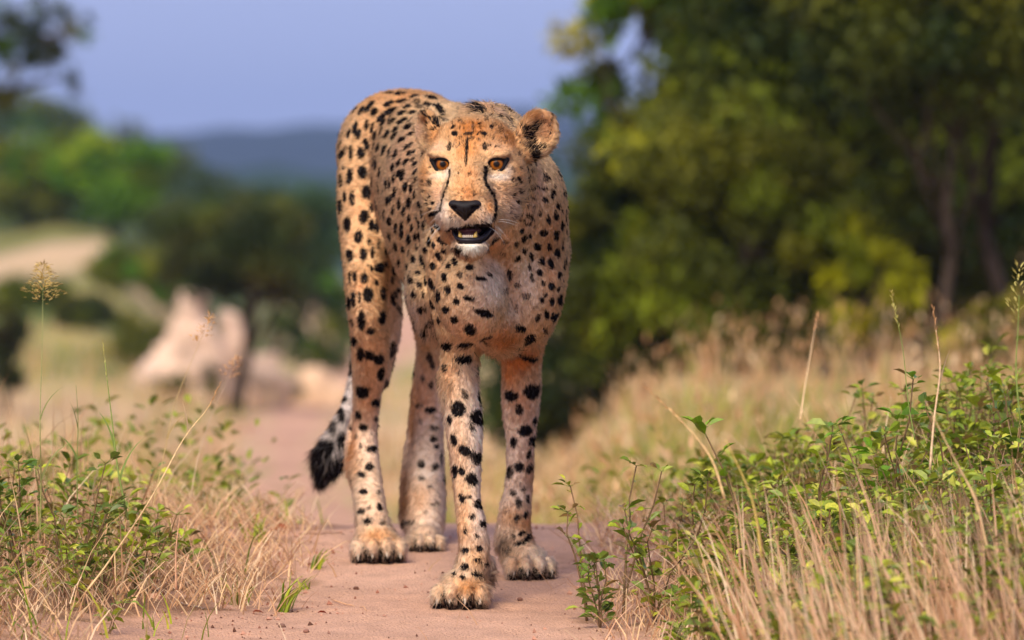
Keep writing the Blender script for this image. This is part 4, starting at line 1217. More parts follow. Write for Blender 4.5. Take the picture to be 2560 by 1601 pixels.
def build_ground():
    Ys = np.concatenate([np.linspace(-40, 0, 9)[:-1], np.linspace(0, 8.6, 30)[:-1], np.arange(8.6, 11.8, 0.011), 11.8 * (4500 / 11.8) ** (np.linspace(0, 1, 230))])
    u = np.concatenate([-np.geomspace(0.5, 40, 40)[::-1] / 1.0, np.linspace(-0.5, 0.5, 241)[1:-1], np.geomspace(0.5, 40, 40)])
    U, Yg = np.meshgrid(u, Ys)
    w = np.where(Yg < 12, 2.4, 2.4 * (np.maximum(Yg, 12) / 12) ** 0.8)
    X = U * w
    Z = ground_z(X.ravel(), Yg.ravel()).reshape(X.shape)
    V = np.stack([X, Yg, Z], -1).reshape(-1, 3)
    ny, nx = X.shape
    i = np.arange(ny * nx).reshape(ny, nx)
    Q = np.stack([i[:-1, :-1], i[:-1, 1:], i[1:, 1:], i[1:, :-1]], -1).reshape(-1, 4)
    x, Y = V[:, 0], V[:, 1]
    e = x - pathx(Y)
    p3 = np.stack([x, Y, 0 * x], 1)
    sand = C3(212, 166, 138); sand2 = C3(188, 142, 114)
    col = sand + (sand2 - sand) * (0.5 + 0.5 * vnoise(p3, 3.0, 41))[:, None]
    wid = np.where(Y < 12, 0.30, np.clip(0.30 - 0.012 * (Y - 12), 0.2, 0.3) + 0.004 * np.maximum(Y - 22, 0))
    e = np.where(e < 0, np.minimum(e + 0.26 * sstep(10.05, 9.6, Y), 0), e)
    off = sstep(wid * 0.85, wid * 1.5, np.abs(e) + (0.09 * vnoise(p3, 26, 48) + 0.10 * vnoise(p3, 9, 42)) * np.minimum(Y / 10, 3))
    soil = C3(164, 122, 92) + (C3(120, 92, 66) - C3(164, 122, 92)) * (0.5 + 0.5 * vnoise(p3, 8, 43))[:, None]
    t = x / np.maximum(Y, 6)
    tan_ = C3(206, 172, 130) + (C3(140, 140, 80) - C3(206, 172, 130)) * sstep(-0.2, 0.5, vnoise(p3, 0.35, 44))[:, None]
    k = sstep(12, 20, Y)[:, None]
    soil = soil * (1 - k) + tan_ * k
    kf = sstep(150, 500, Y)[:, None]
    soil = soil * (1 - kf) + C3(62, 72, 40) * kf
    yel = (sstep(-0.038, -0.052, t) * sstep(40, 50, Y))[:, None]
    yc = C3(160, 146, 82) + (C3(92, 104, 44) - C3(160, 146, 82)) * sstep(-0.3, 0.4, vnoise(p3, 0.45, 46))[:, None]
    soil = soil * (1 - yel) + yc * yel
    sandy = (sstep(-0.050, -0.062, t) * np.exp(-((Y - 82 + 3 * vnoise(p3, 0.5, 45)) / 4.5) ** 2) * (0.75 + 0.35 * vnoise(p3, 0.9, 47)))[:, None]
    soil = soil * (1 - sandy) + C3(224, 184, 150) * sandy
    bk = (sstep(-0.03, -0.045, t) * sstep(90, 98, Y))[:, None]
    soil = soil * (1 - bk) + C3(80, 92, 40) * bk
    col = col * (1 + 0.12 * vnoise(p3, 18, 49) + 0.12 * vnoise(p3, 60, 50))[:, None]
    off = off[:, None]
    col = col * (1 - off) + soil * off
    m = mat_attr('ground', rough=0.95, spec=0.15, bump=(220, 1.0, 0.009), var=0.12, vscale=300)
    o = link('ground', np_mesh('ground', V, Q.ravel(), np.full(len(Q), 4), True, m, {'col': col}))
    o['kind'] = 'structure'
build_ground()

# far hills
def build_hills(name, Y0, prof, width, col, seed):
    """a ridge across the view: profile (px, py) of its top at distance Y0"""
    pr = np.array(prof, float)
    xs = np.linspace(-0.9, 0.9, 260) * Y0
    pxs = 512 + xs / Y0 * FPX
    top = np.interp(pxs, pr[:, 0], pr[:, 1])
    zt = CAMH + (HORIZON - top) / FPX * Y0
    zt += (vnoise(np.stack([xs, 0*xs, 0*xs], 1), 0.02, seed) * 3.0 + vnoise(np.stack([xs, 0*xs, 0*xs], 1), 0.09, seed) * 1.6) * Y0 / 1500
    rows = np.linspace(-1, 1, 21)
    V = []
    for r in rows:
        h = np.cos(r * math.pi / 2) ** 0.8
        y = Y0 + r * width
        n = vnoise(np.stack([xs, 0*xs + y, 0*xs], 1), 0.012, seed + 5) * 4 * (1 - abs(r)) * Y0 / 2000
        V.append(np.stack([xs, 0*xs + y, -8 + (zt + 8) * h + n * (abs(r) > 0.05)], 1))
    V = np.concatenate(V)
    i = np.arange(21 * 260).reshape(21, 260)
    Q = np.stack([i[:-1, :-1], i[:-1, 1:], i[1:, 1:], i[1:, :-1]], -1).reshape(-1, 4)
    c = np.tile(col, (len(V), 1)) * (1 + 0.35 * vnoise(V, 0.03, seed + 9))[:, None]
    m = mat_attr(name, rough=1, spec=0.0, var=0.3, vscale=0.05)
    o = link(name, np_mesh(name, V, Q.ravel(), np.full(len(Q), 4), True, m, {'col': c}))
    o['kind'] = 'structure'
build_hills('hills', 1700, [(-3000, 150), (-400, 140), (60, 150), (150, 142), (190, 136), (206, 115), (222, 124), (240, 134), (262, 134), (285, 122), (305, 112), (320, 124), (345, 128), (380, 118), (440, 112), (540, 120), (600, 128), (1200, 120), (4000, 140)], 420, C3(34, 46, 40), 3)

build_hills('hills', 720, [(-3000, 190), (0, 176), (150, 172), (200, 160), (240, 172), (280, 166), (310, 178), (345, 172), (420, 180), (520, 168), (600, 170), (4000, 190)], 160, C3(44, 62, 42), 8)

# ------------------------------------------------------------------ plants, built from numpy strips
def blades(base, h, lean, width, col, seg=3, curl=0.5, rng=RNG, tipcol=None, twist=None):
    """grass blades: base (n,3), length h, horizontal lean vector (n,2), returns V, loops, sizes, colours"""
    n = len(base)
    az = rng.uniform(0, np.pi, n) if twist is None else twist
    side = np.stack([np.cos(az), np.sin(az), 0 * az], 1)
    lv = np.concatenate([lean, np.zeros((n, 1))], 1)
    rows = []
    for k in range(seg + 1):
        t = k / seg
        horiz = lv * (t * (1 - curl) + t * t * curl)[..., None] if np.ndim(curl) else lv * (t * (1 - curl) + t * t * curl)
        L = np.linalg.norm(lean, axis=1)
        up = np.sqrt(np.maximum(1 - np.minimum(L * t, 0.97) ** 2, 0.03)) * t
        c = base + horiz * h[:, None] + np.stack([0*up, 0*up, up * h], 1)
        wv = width * (1 - t) ** 0.6 if k < seg else width * 0.0
        rows.append((c - side * (wv / 2)[:, None], c + side * (wv / 2)[:, None]))
    V = np.stack([v for r in rows[:-1] for v in r] + [rows[-1][0]], 1)         # n, 2*seg+1, 3
    m = 2 * seg + 1
    tri = []
    pat = []
    for k in range(seg - 1):
        pat.append([2*k, 2*k+1, 2*k+3, 2*k+2])
    quads = (np.arange(n)[:, None, None] * m + np.array(pat)[None]).reshape(-1, 4) if pat else np.zeros((0, 4), int)
    tris = (np.arange(n)[:, None] * m + np.array([2*(seg-1), 2*(seg-1)+1, 2*seg])[None])
    loops = np.concatenate([quads.ravel(), tris.ravel()])
    sizes = np.concatenate([np.full(len(quads), 4), np.full(len(tris), 3)])
    C = np.repeat(col[:, None], m, 1)
    if tipcol is not None:
        t = (np.arange(m) // 2 / seg)[None, :, None]
        C = C * (1 - t) + tipcol[:, None] * t
    return V.reshape(-1, 3), loops, sizes, C.reshape(-1, 3)

def leaves(pos, dirv, length, width, col, rng=RNG, fold=0.25, droop=0.3):
    """pointed oval leaves, folded along the midrib: 8 triangles' worth each"""
    n = len(pos)
    d = norm(dirv)
    side = norm(np.cross(d, np.tile([0, 0, 1.0], (n, 1)) + rng.normal(0, 0.35, (n, 3))))
    up = np.cross(side, d)
    L, W = length[:, None], width[:, None]
    f = np.asarray(fold)
    pts = [pos,
           pos + d*L*0.30 + side*W*0.42 + up*W*f - up*L*droop*0.03,
           pos + d*L*0.30 - side*W*0.42 + up*W*f - up*L*droop*0.03,
           pos + d*L*0.33 - up*L*droop*0.04,
           pos + d*L*0.65 + side*W*0.40 + up*W*f - up*L*droop*0.18,
           pos + d*L*0.65 - side*W*0.40 + up*W*f - up*L*droop*0.18,
           pos + d*L*0.68 - up*L*droop*0.2,
           pos + d*L*0.97 - up*L*droop*0.45]
    V = np.stack(pts, 1)
    pq = np.array([[1, 3, 6, 4], [3, 2, 5, 6]]); pt = np.array([[0, 3, 1], [0, 2, 3], [4, 6, 7], [6, 5, 7]])
    b = np.arange(n)[:, None, None] * 8
    q = (b + pq[None]).reshape(-1, 4); t = (b + pt[None]).reshape(-1, 3)
    C = np.repeat(col[:, None], 8, 1) * rng.uniform(0.88, 1.12, (n, 8, 1))
    return V.reshape(-1, 3), np.concatenate([q.ravel(), t.ravel()]), np.concatenate([np.full(len(q), 4), np.full(len(t), 3)]), C.reshape(-1, 3)

def tube(pts, rad, sides=6, col=None):
    """tapered tube through points"""
    p = np.array(pts, float); r = np.array(rad, float)
    t = np.gradient(p, axis=0); t = norm(t)
    ref = np.where(np.abs(t[:, 2:3]) > 0.9, np.array([[1.0, 0, 0]]), np.array([[0, 0, 1.0]]))
    a = norm(np.cross(t, ref)); b = np.cross(t, a)
    th = np.linspace(0, 2*np.pi, sides, endpoint=False)
    V = p[:, None] + r[:, None, None] * (np.cos(th)[None, :, None] * a[:, None] + np.sin(th)[None, :, None] * b[:, None])
    n = len(p)
    i = np.arange(n * sides).reshape(n, sides); j = np.roll(i, -1, 1)
    Q = np.stack([i[:-1], j[:-1], j[1:], i[1:]], -1).reshape(-1, 4)
    V = V.reshape(-1, 3)
    loops = np.concatenate([Q.ravel(), i[0][::-1], i[-1]]); sizes = np.concatenate([np.full(len(Q), 4), [sides, sides]])
    C = np.tile(np.array(col if col is not None else (0.1, 0.08, 0.05)), (len(V), 1))
    return V, loops, sizes, C

class Acc:
    """collects pieces of one object"""
    def __init__(s): s.V, s.L, s.S, s.C, s.n = [], [], [], [], 0
    def add(s, piece):
        V, L, S, C = piece
        s.V.append(V); s.L.append(np.asarray(L) + s.n); s.S.append(S); s.C.append(C); s.n += len(V)
    def build(s, name, mat, parent=None, smooth=False):
        me = np_mesh(name, np.concatenate(s.V), np.concatenate(s.L), np.concatenate(s.S), smooth, mat, {'col': np.clip(np.concatenate(s.C), 0.002, 1)})
        return link(name, me, parent)

M_GRASS = mat_attr('grass', rough=0.6, spec=0.25, trans=0.25, var=0.15, vscale=60)
M_LEAF = mat_attr('leaf', rough=0.42, spec=0.35, trans=0.3, var=0.22, vscale=220)
M_STEM = mat_attr('stem', rough=0.8, spec=0.2, var=0.25, vscale=150)
M_BARK = mat_attr('bark', rough=0.95, spec=0.1, var=0.35, vscale=14, bump=(18, 0.8, 0.05))
M_CROWN = mat_attr('foliage', rough=0.55, spec=0.25, trans=0.3)
M_STONE = mat_attr('stone', rough=0.9, spec=0.2, var=0.25, vscale=40, bump=(60, 0.6, 0.01))

STRAW = [C3(220, 182, 136), C3(206, 160, 118), C3(230, 200, 162), C3(186, 138, 98), C3(216, 172, 136)]
GREEN = [C3(144, 158, 34), C3(164, 174, 42), C3(116, 134, 34), C3(190, 188, 68), C3(152, 164, 54), C3(102, 122, 36)]
DRYG = [C3(150, 140, 80), C3(122, 124, 62), C3(170, 150, 96)]

def pick(cols, n, rng=RNG, w=None):
    return np.array(cols)[rng.choice(len(cols), n, p=w)] * rng.uniform(0.78, 1.15, (n, 1))

def scatter(n, x0, x1, Y0, Y1, dens=None, rng=RNG):
    x = rng.uniform(x0, x1, n); Y = rng.uniform(Y0, Y1, n)
    if dens is not None:
        k = rng.random(n) < dens(x, Y); x, Y = x[k], Y[k]
    return np.stack([x, Y, zg(x, Y) - 0.004], 1)

def px_at(x, Y): return 512 + x / Y * FPX

# ------------------------------------------------------------------ ground cover
R_ = np.random.default_rng(21)
def clump(p, f, seed, lo=-0.3, hi=0.4):
    return sstep(lo, hi, vnoise(np.stack([p[:, 0], p[:, 1], 0*p[:, 0]], 1), f, seed))

# 1. dead grass lying flat beside the path
acc = Acc()
def litter_d(x, Y):
    e = x - pathx(Y)
    p = np.stack([x, Y], 1)
    wl = 0.26 * sstep(10.0, 9.6, Y)
    left = sstep(-0.22 - wl, -0.34 - wl * 1.3, e) * (1 - 0.35 * sstep(10.0, 9.7, Y)); right = sstep(0.20, 0.30, e)
    d = np.maximum(left, right * 0.8)
    return d * (0.35 + 0.65 * clump(p, 6, 51)) + 0.006
b = scatter(30000, -1.3, 1.25, 8.9, 11.6, litter_d, R_)
for (g_, f_, r_, W_, t_) in PAWS: b = b[np.hypot(b[:, 0] - g_[0], b[:, 1] - g_[1]) > 0.14]
n = len(b); h = R_.uniform(0.03, 0.13, n); a = R_.uniform(0, 2*np.pi, n); ll = R_.uniform(0.8, 0.985, n)
b[:, 2] += R_.uniform(0.002, 0.03, n) * sstep(0.2, 0.5, np.abs(b[:, 0] - pathx(b[:, 1])))
acc.add(blades(b, h, np.stack([np.cos(a), np.sin(a)], 1) * ll[:, None], R_.uniform(0.0014, 0.0034, n), pick(STRAW, n, R_, [.3, .25, .2, .15, .1]), 3, 0.4, R_))
tag(acc.build('dead_grass', M_GRASS), 'dead straw lying flat in a tangle along both edges of the sandy path', 'dead grass', None, 'stuff')

# 2. standing dry grass, near
acc = Acc()
def near_grass(x, Y):
    e = x - pathx(Y)
    p = np.stack([x, Y], 1)
    e_ = e + 0.24 * sstep(10.0, 9.6, Y) * (e < 0)
    L = sstep(-0.36, -0.75, e_ + 0.08 * (clump(p, 4, 50) - .5)); Rr = sstep(0.28, 0.55, e) * (0.6 + 0.5 * sstep(9.0, 9.8, Y))
    return np.maximum(L * 0.75, Rr * 0.8) * (0.25 + 0.75 * clump(p, 5, 52))
b = scatter(26000, -1.7, 1.7, 8.0, 11.4, near_grass, R_)
n = len(b); h = R_.uniform(0.05, 0.26, n) * (0.6 + 0.5 * sstep(0.3, 0.9, np.abs(b[:, 0] - pathx(b[:, 1]))))
h *= 1 - 0.45 * sstep(9.2, 8.2, b[:, 1]) 
a = R_.uniform(0, 2*np.pi, n); ll = R_.uniform(0.1, 0.75, n)
c = pick(STRAW, n, R_, [.3, .25, .15, .2, .1]); g = R_.random(n) < 0.22; c[g] = pick(DRYG, g.sum(), R_)
acc.add(blades(b, h, np.stack([np.cos(a), np.sin(a)], 1) * ll[:, None], R_.uniform(0.0018, 0.0042, n), c, 4, 0.7, R_))
tag(acc.build('dry_grass', M_GRASS), 'dry straw coloured grass standing on the banks on both sides of the path', 'grass', None, 'stuff')

# 3. green grass blades low on the banks
acc = Acc()
def green_d(x, Y):
    e = x - pathx(Y); p = np.stack([x, Y], 1)
    return np.maximum(sstep(-0.33, -0.6, e) * 0.9, sstep(0.34, 0.55, e) * 0.8) * clump(p, 4.5, 53, 0.0, 0.5)
b = scatter(16000, -1.6, 1.7, 8.2, 11.3, green_d, R_)
n = len(b); h = R_.uniform(0.03, 0.15, n); a = R_.uniform(0, 2*np.pi, n); ll = R_.uniform(0.2, 0.85, n)
acc.add(blades(b, h, np.stack([np.cos(a), np.sin(a)], 1) * ll[:, None], R_.uniform(0.002, 0.005, n), pick(GREEN, n, R_), 4, 0.7, R_))
tag(acc.build('green_grass', M_GRASS), 'short green grass blades among the dry straw on the banks', 'grass', None, 'stuff')

# 4. leafy weeds
def weed(base, H, rng, nst=3, leafL=0.024, col=None, leafn=9, lean=0.25):
    """returns (stems, leaves) pieces of one small branching plant with pointed leaves in whorls"""
    st, lv = [], []
    P0, D0, L0, C0 = [], [], [], []
    for s in range(nst):
        a = rng.uniform(0, 2*np.pi); tip = np.array([math.cos(a), math.sin(a), 0]) * H * lean * rng.uniform(0.3, 1.6)
        k = 6
        t = np.linspace(0, 1, k)
        hh = H * rng.uniform(0.65, 1.05)
        pts = base + tip * (t ** 1.5)[:, None] + np.stack([0*t, 0*t, t * hh], 1) + rng.normal(0, 0.004, (k, 3)) * t[:, None]
        st.append(tube(pts, np.linspace(0.0018, 0.0009, k) * (0.7 + H * 2), 5, C3(118, 92, 62) * rng.uniform(0.7, 1.1)))
        for j in range(leafn):
            tt = rng.uniform(0.12, 1.0) if j > 3 else 1.0
            i = min(int(tt * (k - 1)), k - 2); f = tt * (k - 1) - i
            q = pts[i] * (1 - f) + pts[i + 1] * f
            az = rng.uniform(0, 2*np.pi)
            d = np.array([math.cos(az), math.sin(az), rng.uniform(-0.2, 1.0)])
            d = d / np.linalg.norm(d)
            stalk = rng.uniform(0.004, 0.014)
            st.append(tube([q, q + d * stalk * 0.6, q + d * stalk], [0.0008, 0.0007, 0.0006], 3, C3(120, 128, 60)))
            P0.append(q + d * stalk); D0.append(d); L0.append(leafL * rng.uniform(0.6, 1.25)); 
            C0.append((col if col is not None else GREEN[rng.integers(len(GREEN))]) * rng.uniform(0.7, 1.2) if rng.random() > 0.13 else C3(150, 120, 66) * rng.uniform(0.5, 1.2))
    L0 = np.array(L0)
    lv.append(leaves(np.array(P0), np.array(D0), L0, L0 * rng.uniform(0.45, 0.62, len(L0)), np.array(C0), rng))
    return st, lv

accS, accL = Acc(), Acc()
def weed_d(x, Y):
    e = x - pathx(Y); p = np.stack([x, Y], 1)
    r = sstep(0.32, 0.50, e) * (0.30 + 0.7 * clump(p, 3.0, 54, -0.2, 0.4))
    l = sstep(-0.42, -0.58, e) * clump(p, 3.5, 55, -0.3, 0.35) * 0.36 * sstep(11.2, 10.4, Y)
    return np.maximum(r, l)
b = scatter(2700, -1.45, 1.55, 8.2, 11.2, weed_d, R_)
for q in b:
    e = q[0] - pathx(q[1])
    H = R_.uniform(0.04, 0.14) + (0.15 * sstep(0.35, 1.0, e) if e > 0 else 0.07 * sstep(-0.5, -0.8, e)) * R_.uniform(0.6, 1.15)
    H *= 1 + 0.15 * sstep(9.4, 8.4, q[1])
    s_, l_ = weed(q, float(H), R_, nst=R_.integers(2, 5), leafL=R_.uniform(0.017, 0.033), leafn=R_.integers(7, 13))
    for t in s_: accS.add(t)
    for t in l_: accL.add(t)
rootw = empty('leafy_weeds', (0.5, 10, 0), 'low mat of small green leafy weeds mixed into the grass on both banks', 'weeds')
rootw['kind'] = 'stuff'
o = accS.build('stems', M_STEM, rootw); o['kind'] = 'stuff'
o = accL.build('leaves', M_LEAF, rootw); o['kind'] = 'stuff'

# 5. taller dry grass field beyond the crest
acc = Acc()
def field_d(x, Y):
    e = np.abs(x - pathx(Y)); px = px_at(x, Y)
    road = sstep(0.2, 0.42, e)
    p = np.stack([x, Y], 1)
    return road * (0.35 + 0.65 * clump(p, 0.9, 56))
for (Y0, Y1, N, hmul) in ((11.5, 14.5, 6000, 0.55), (14.5, 20, 12000, 1.0), (20, 30, 10000, 1.0), (30, 60, 7000, 1.0)):
    Ym = (Y0 + Y1) / 2
    b = scatter(N, -0.16 * Ym - 0.5, 0.16 * Ym + 0.5, Y0, Y1, field_d, R_)
    n = len(b)
    side = sstep(-0.2, 1.0, b[:, 0])                    # the grass is taller on the right
    h = R_.uniform(0.10, 0.34, n) * hmul * (0.48 + 0.20 * side + 0.22 * sstep(-0.5, -1.4, b[:, 0])) * (0.7 + 0.6 * clump(b, 1.3, 59))
    h *= np.where(b[:, 1] > 20, 1.1, 1)
    a = R_.uniform(0, 2*np.pi, n); ll = R_.uniform(0.05, 0.5, n)
    c = pick(STRAW, n, R_, [.35, .2, .25, .1, .1])
    c *= np.array([0.84, 0.82, 0.74]); g = R_.random(n) < 0.18 + 0.6 * clump(b, 0.7, 57, -0.2, 0.4) * sstep(20, 14, b[:, 1]); c[g] = pick(DRYG + GREEN[:2], g.sum(), R_)
    acc.add(blades(b, h, np.stack([np.cos(a), np.sin(a)], 1) * ll[:, None], R_.uniform(0.004, 0.009, n) * (Ym / 14), c, 3, 0.6, R_))
tag(acc.build('field_grass', M_GRASS), 'tall pale dry grass of the field beyond the crest, out of focus', 'grass', None, 'stuff')

# green blades mixed into the field
acc = Acc()
b = scatter(14000, -2.5, 3.4, 12, 21, lambda x, Y: (np.abs(x - pathx(Y)) > 0.32) * clump(np.stack([x, Y], 1), 0.9, 67, -0.5, 0.4), R_)
n = len(b); a = R_.uniform(0, 2*np.pi, n)
acc.add(blades(b, R_.uniform(0.06, 0.26, n) * (0.7 + 0.3 * sstep(0, 1, b[:, 0])), np.stack([np.cos(a), np.sin(a)], 1) * R_.uniform(0.2, 0.8, (n, 1)), R_.uniform(0.006, 0.014, n), pick([C3(136, 140, 52), C3(116, 126, 44), C3(160, 152, 70)], n, R_), 3, 0.6, R_))
tag(acc.build('field_green_grass', M_GRASS), 'greener blades mixed low into the pale field beyond the crest', 'grass', None, 'stuff')
# pale seed plumes over the field
acc = Acc()
b = scatter(9000, -3.0, 3.9, 13, 24, field_d, R_)
n = len(b); b[:, 2] += R_.uniform(0.10, 0.36, n) * (0.6 + 0.4 * sstep(0, 1, b[:, 0]))
acc.add(leaves(b, np.stack([R_.normal(0, .4, n), R_.normal(0, .4, n), np.ones(n)], 1), R_.uniform(0.02, 0.06, n), R_.uniform(0.006, 0.014, n), pick(STRAW, n, R_) * np.array([0.92, 0.90, 0.82]), R_))
tag(acc.build('seed_plumes', M_GRASS), 'pale seed plumes floating over the dry field beyond the crest', 'grass', None, 'stuff')
# green tufts just beyond the crest
acc = Acc()
def gd(x, Y):
    px = px_at(x, Y); e = np.abs(x - pathx(Y))
    return sstep(0.28, 0.5, e) * clump(np.stack([x, Y], 1), 2.2, 58, -0.7, 0.3) * np.where(x > 0, 1.0, 0.5)
b = scatter(26000, -1.6, 2.0, 11.5, 15.0, gd, R_)
n = len(b); a = R_.uniform(0, 2*np.pi, n); d = np.stack([np.cos(a), np.sin(a), R_.uniform(0, 1.2, n)], 1)
b[:, 2] += R_.uniform(0, 0.26, n) * (0.4 + 0.8 * clump(b, 2.2, 66))
acc.add(leaves(b, d, R_.uniform(0.02, 0.045, n), R_.uniform(0.010, 0.02, n), pick([C3(140, 148, 40), C3(160, 160, 56), C3(112, 128, 36)], n, R_), R_))
tag(acc.build('green_weeds', M_LEAF), 'soft green weeds growing behind the crest of the path, out of focus', 'weeds', None, 'stuff')

# ------------------------------------------------------------------ trees and bushes
def tree(name, label, cat, x, Y, H, crownR, crownZ, leafn, leafs, cols, trunkR=0.12, clumps=26, seed=1, trunk_pts=None, gap=0.0, nlimb=6, clumpR=0.33, group=None, squash=0.8):
    """trunk with limbs and a crown of leaf clumps; crown centre at crownZ above the base"""
    r = np.random.default_rng(seed)
    z0 = float(zg(np.array([x]), np.array([Y]))[0]) - 0.03
    root = empty(name, (x, Y, z0), label, cat, group)
    base = np.array([x, Y, z0])
    cc = base + np.array([0, 0, crownZ])
    tk = Acc()
    top = cc + np.array([0, 0, crownR[1] * 0.3])
    if trunk_pts is None:
        tp = np.linspace(0, 1, 7)[:, None] * (top - base) + base + r.normal(0, trunkR * 0.5, (7, 3)) * np.array([1, 1, 0]) * np.linspace(0, 1, 7)[:, None]
    else:
        tp = base + np.array(trunk_pts, float)
    tk.add(tube(tp, np.linspace(trunkR, trunkR * 0.35, len(tp)), 8, C3(66, 54, 46)))
    if Y < 40 and leafn > 6000: leafn = int(leafn * 1.5); leafs *= 0.8; clumps = int(clumps * 1.5)
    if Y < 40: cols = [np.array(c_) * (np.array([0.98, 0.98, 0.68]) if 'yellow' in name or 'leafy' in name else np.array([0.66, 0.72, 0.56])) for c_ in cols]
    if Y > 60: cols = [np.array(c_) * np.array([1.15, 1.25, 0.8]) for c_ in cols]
    cen = []
    for i in range(clumps):
        d = norm(r.normal(0, 1, 3)); rad = r.uniform(0.35, 1.0) ** 0.6
        cen.append(cc + d * rad * np.array([crownR[0], crownR[0] * 0.9, crownR[1]]))
    cen = np.array(cen)
    cen[:, 2] = np.maximum(cen[:, 2], z0 + 0.15)
    for i in range(nlimb):
        a = tp[r.integers(len(tp)//2, len(tp))]; b2 = cen[r.integers(len(cen))]
        m = (a + b2) / 2 + r.normal(0, 0.08, 3)
        tk.add(tube([a, m, b2], [trunkR * 0.4, trunkR * 0.28, trunkR * 0.1], 5, C3(66, 54, 44)))
    tk.build('trunk', M_BARK, root, True)
    per = leafn // clumps
    pos, cl = [], []
    for i, c in enumerate(cen):
        s = crownR[0] * clumpR * r.uniform(0.6, 1.3)
        q = r.normal(0, 1, (per, 3)); q = norm(q) * (r.uniform(0.2, 1, (per, 1)) ** 0.5) * s * np.array([1, 1, squash])
        pos.append(c + q); cl.append(np.tile(np.array(cols[r.integers(len(cols))]) * r.uniform(0.75, 1.25), (per, 1)) * r.uniform(0.7, 1.3, (per, 1)))
    pos = np.concatenate(pos); cl = np.concatenate(cl); n = len(pos)
    d = r.normal(0, 1, (n, 3)) + np.array([0, -0.2, -0.2])
    L = leafs * r.uniform(0.6, 1.4, n)
    ac = Acc(); ac.add(leaves(pos, d, L, L * r.uniform(0.4, 0.6, n), cl, r, 0.15))
    ac.build('crown', M_CROWN, root)
    return root

DG = [C3(66, 78, 22), C3(84, 90, 22), C3(56, 70, 26), C3(98, 98, 26)]
DK = [C3(46, 58, 22), C3(60, 66, 22), C3(72, 72, 24)]
YG = [C3(160, 158, 22), C3(132, 140, 26), C3(176, 166, 30)]
LG = [C3(102, 138, 24), C3(118, 150, 28), C3(84, 118, 28)]
OG = [C3(104, 104, 26), C3(128, 122, 28), C3(86, 90, 24)]
BG = [C3(56, 78, 40), C3(66, 88, 42), C3(50, 70, 40)]
def X(px, Y): return (px - 512) / FPX * Y
# right side: the near wall of trees
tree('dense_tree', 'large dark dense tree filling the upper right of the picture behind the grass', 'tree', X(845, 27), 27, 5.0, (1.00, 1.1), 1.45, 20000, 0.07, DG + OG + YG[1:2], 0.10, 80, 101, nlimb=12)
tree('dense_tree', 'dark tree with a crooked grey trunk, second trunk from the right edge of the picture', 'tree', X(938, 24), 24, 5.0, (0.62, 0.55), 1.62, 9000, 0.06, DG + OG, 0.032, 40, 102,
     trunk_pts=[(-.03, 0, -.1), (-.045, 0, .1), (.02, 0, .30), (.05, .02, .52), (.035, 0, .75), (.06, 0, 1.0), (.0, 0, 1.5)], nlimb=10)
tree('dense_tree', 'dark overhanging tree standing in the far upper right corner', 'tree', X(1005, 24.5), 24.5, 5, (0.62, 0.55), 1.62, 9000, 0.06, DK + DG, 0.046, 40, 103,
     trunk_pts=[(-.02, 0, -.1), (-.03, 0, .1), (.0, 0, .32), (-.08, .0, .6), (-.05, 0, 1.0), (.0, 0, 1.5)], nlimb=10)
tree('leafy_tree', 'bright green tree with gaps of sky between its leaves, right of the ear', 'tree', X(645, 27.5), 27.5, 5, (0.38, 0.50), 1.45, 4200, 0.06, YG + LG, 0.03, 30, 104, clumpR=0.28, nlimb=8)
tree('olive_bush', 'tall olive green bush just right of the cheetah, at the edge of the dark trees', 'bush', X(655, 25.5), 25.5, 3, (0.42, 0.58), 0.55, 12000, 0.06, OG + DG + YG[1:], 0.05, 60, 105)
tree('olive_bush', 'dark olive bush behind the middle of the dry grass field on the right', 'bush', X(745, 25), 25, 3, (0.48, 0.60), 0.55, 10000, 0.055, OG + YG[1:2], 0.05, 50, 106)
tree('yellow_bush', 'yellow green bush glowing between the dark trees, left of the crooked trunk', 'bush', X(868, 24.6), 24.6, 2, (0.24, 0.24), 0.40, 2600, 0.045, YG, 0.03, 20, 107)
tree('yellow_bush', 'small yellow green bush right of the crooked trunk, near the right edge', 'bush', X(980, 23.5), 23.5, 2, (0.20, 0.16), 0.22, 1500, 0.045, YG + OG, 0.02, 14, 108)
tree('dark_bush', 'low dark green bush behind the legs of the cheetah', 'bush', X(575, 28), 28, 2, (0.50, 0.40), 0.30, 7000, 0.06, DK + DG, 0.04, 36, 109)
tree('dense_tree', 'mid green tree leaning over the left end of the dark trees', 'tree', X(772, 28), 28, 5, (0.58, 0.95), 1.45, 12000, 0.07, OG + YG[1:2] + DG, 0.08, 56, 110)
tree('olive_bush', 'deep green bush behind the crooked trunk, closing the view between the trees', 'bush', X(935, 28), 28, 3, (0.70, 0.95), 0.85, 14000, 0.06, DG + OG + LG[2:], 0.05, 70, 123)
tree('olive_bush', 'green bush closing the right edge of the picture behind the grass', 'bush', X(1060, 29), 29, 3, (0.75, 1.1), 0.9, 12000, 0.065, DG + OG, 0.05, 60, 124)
# behind the animal
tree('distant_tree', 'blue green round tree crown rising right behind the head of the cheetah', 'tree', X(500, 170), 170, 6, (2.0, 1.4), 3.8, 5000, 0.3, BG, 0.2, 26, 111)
tree('distant_bush', 'pale green bush in the gap between the cheetah and the dark trees', 'bush', X(560, 120), 120, 3, (1.0, 1.3), 0.9, 4000, 0.2, BG + LG, 0.1, 22, 112)
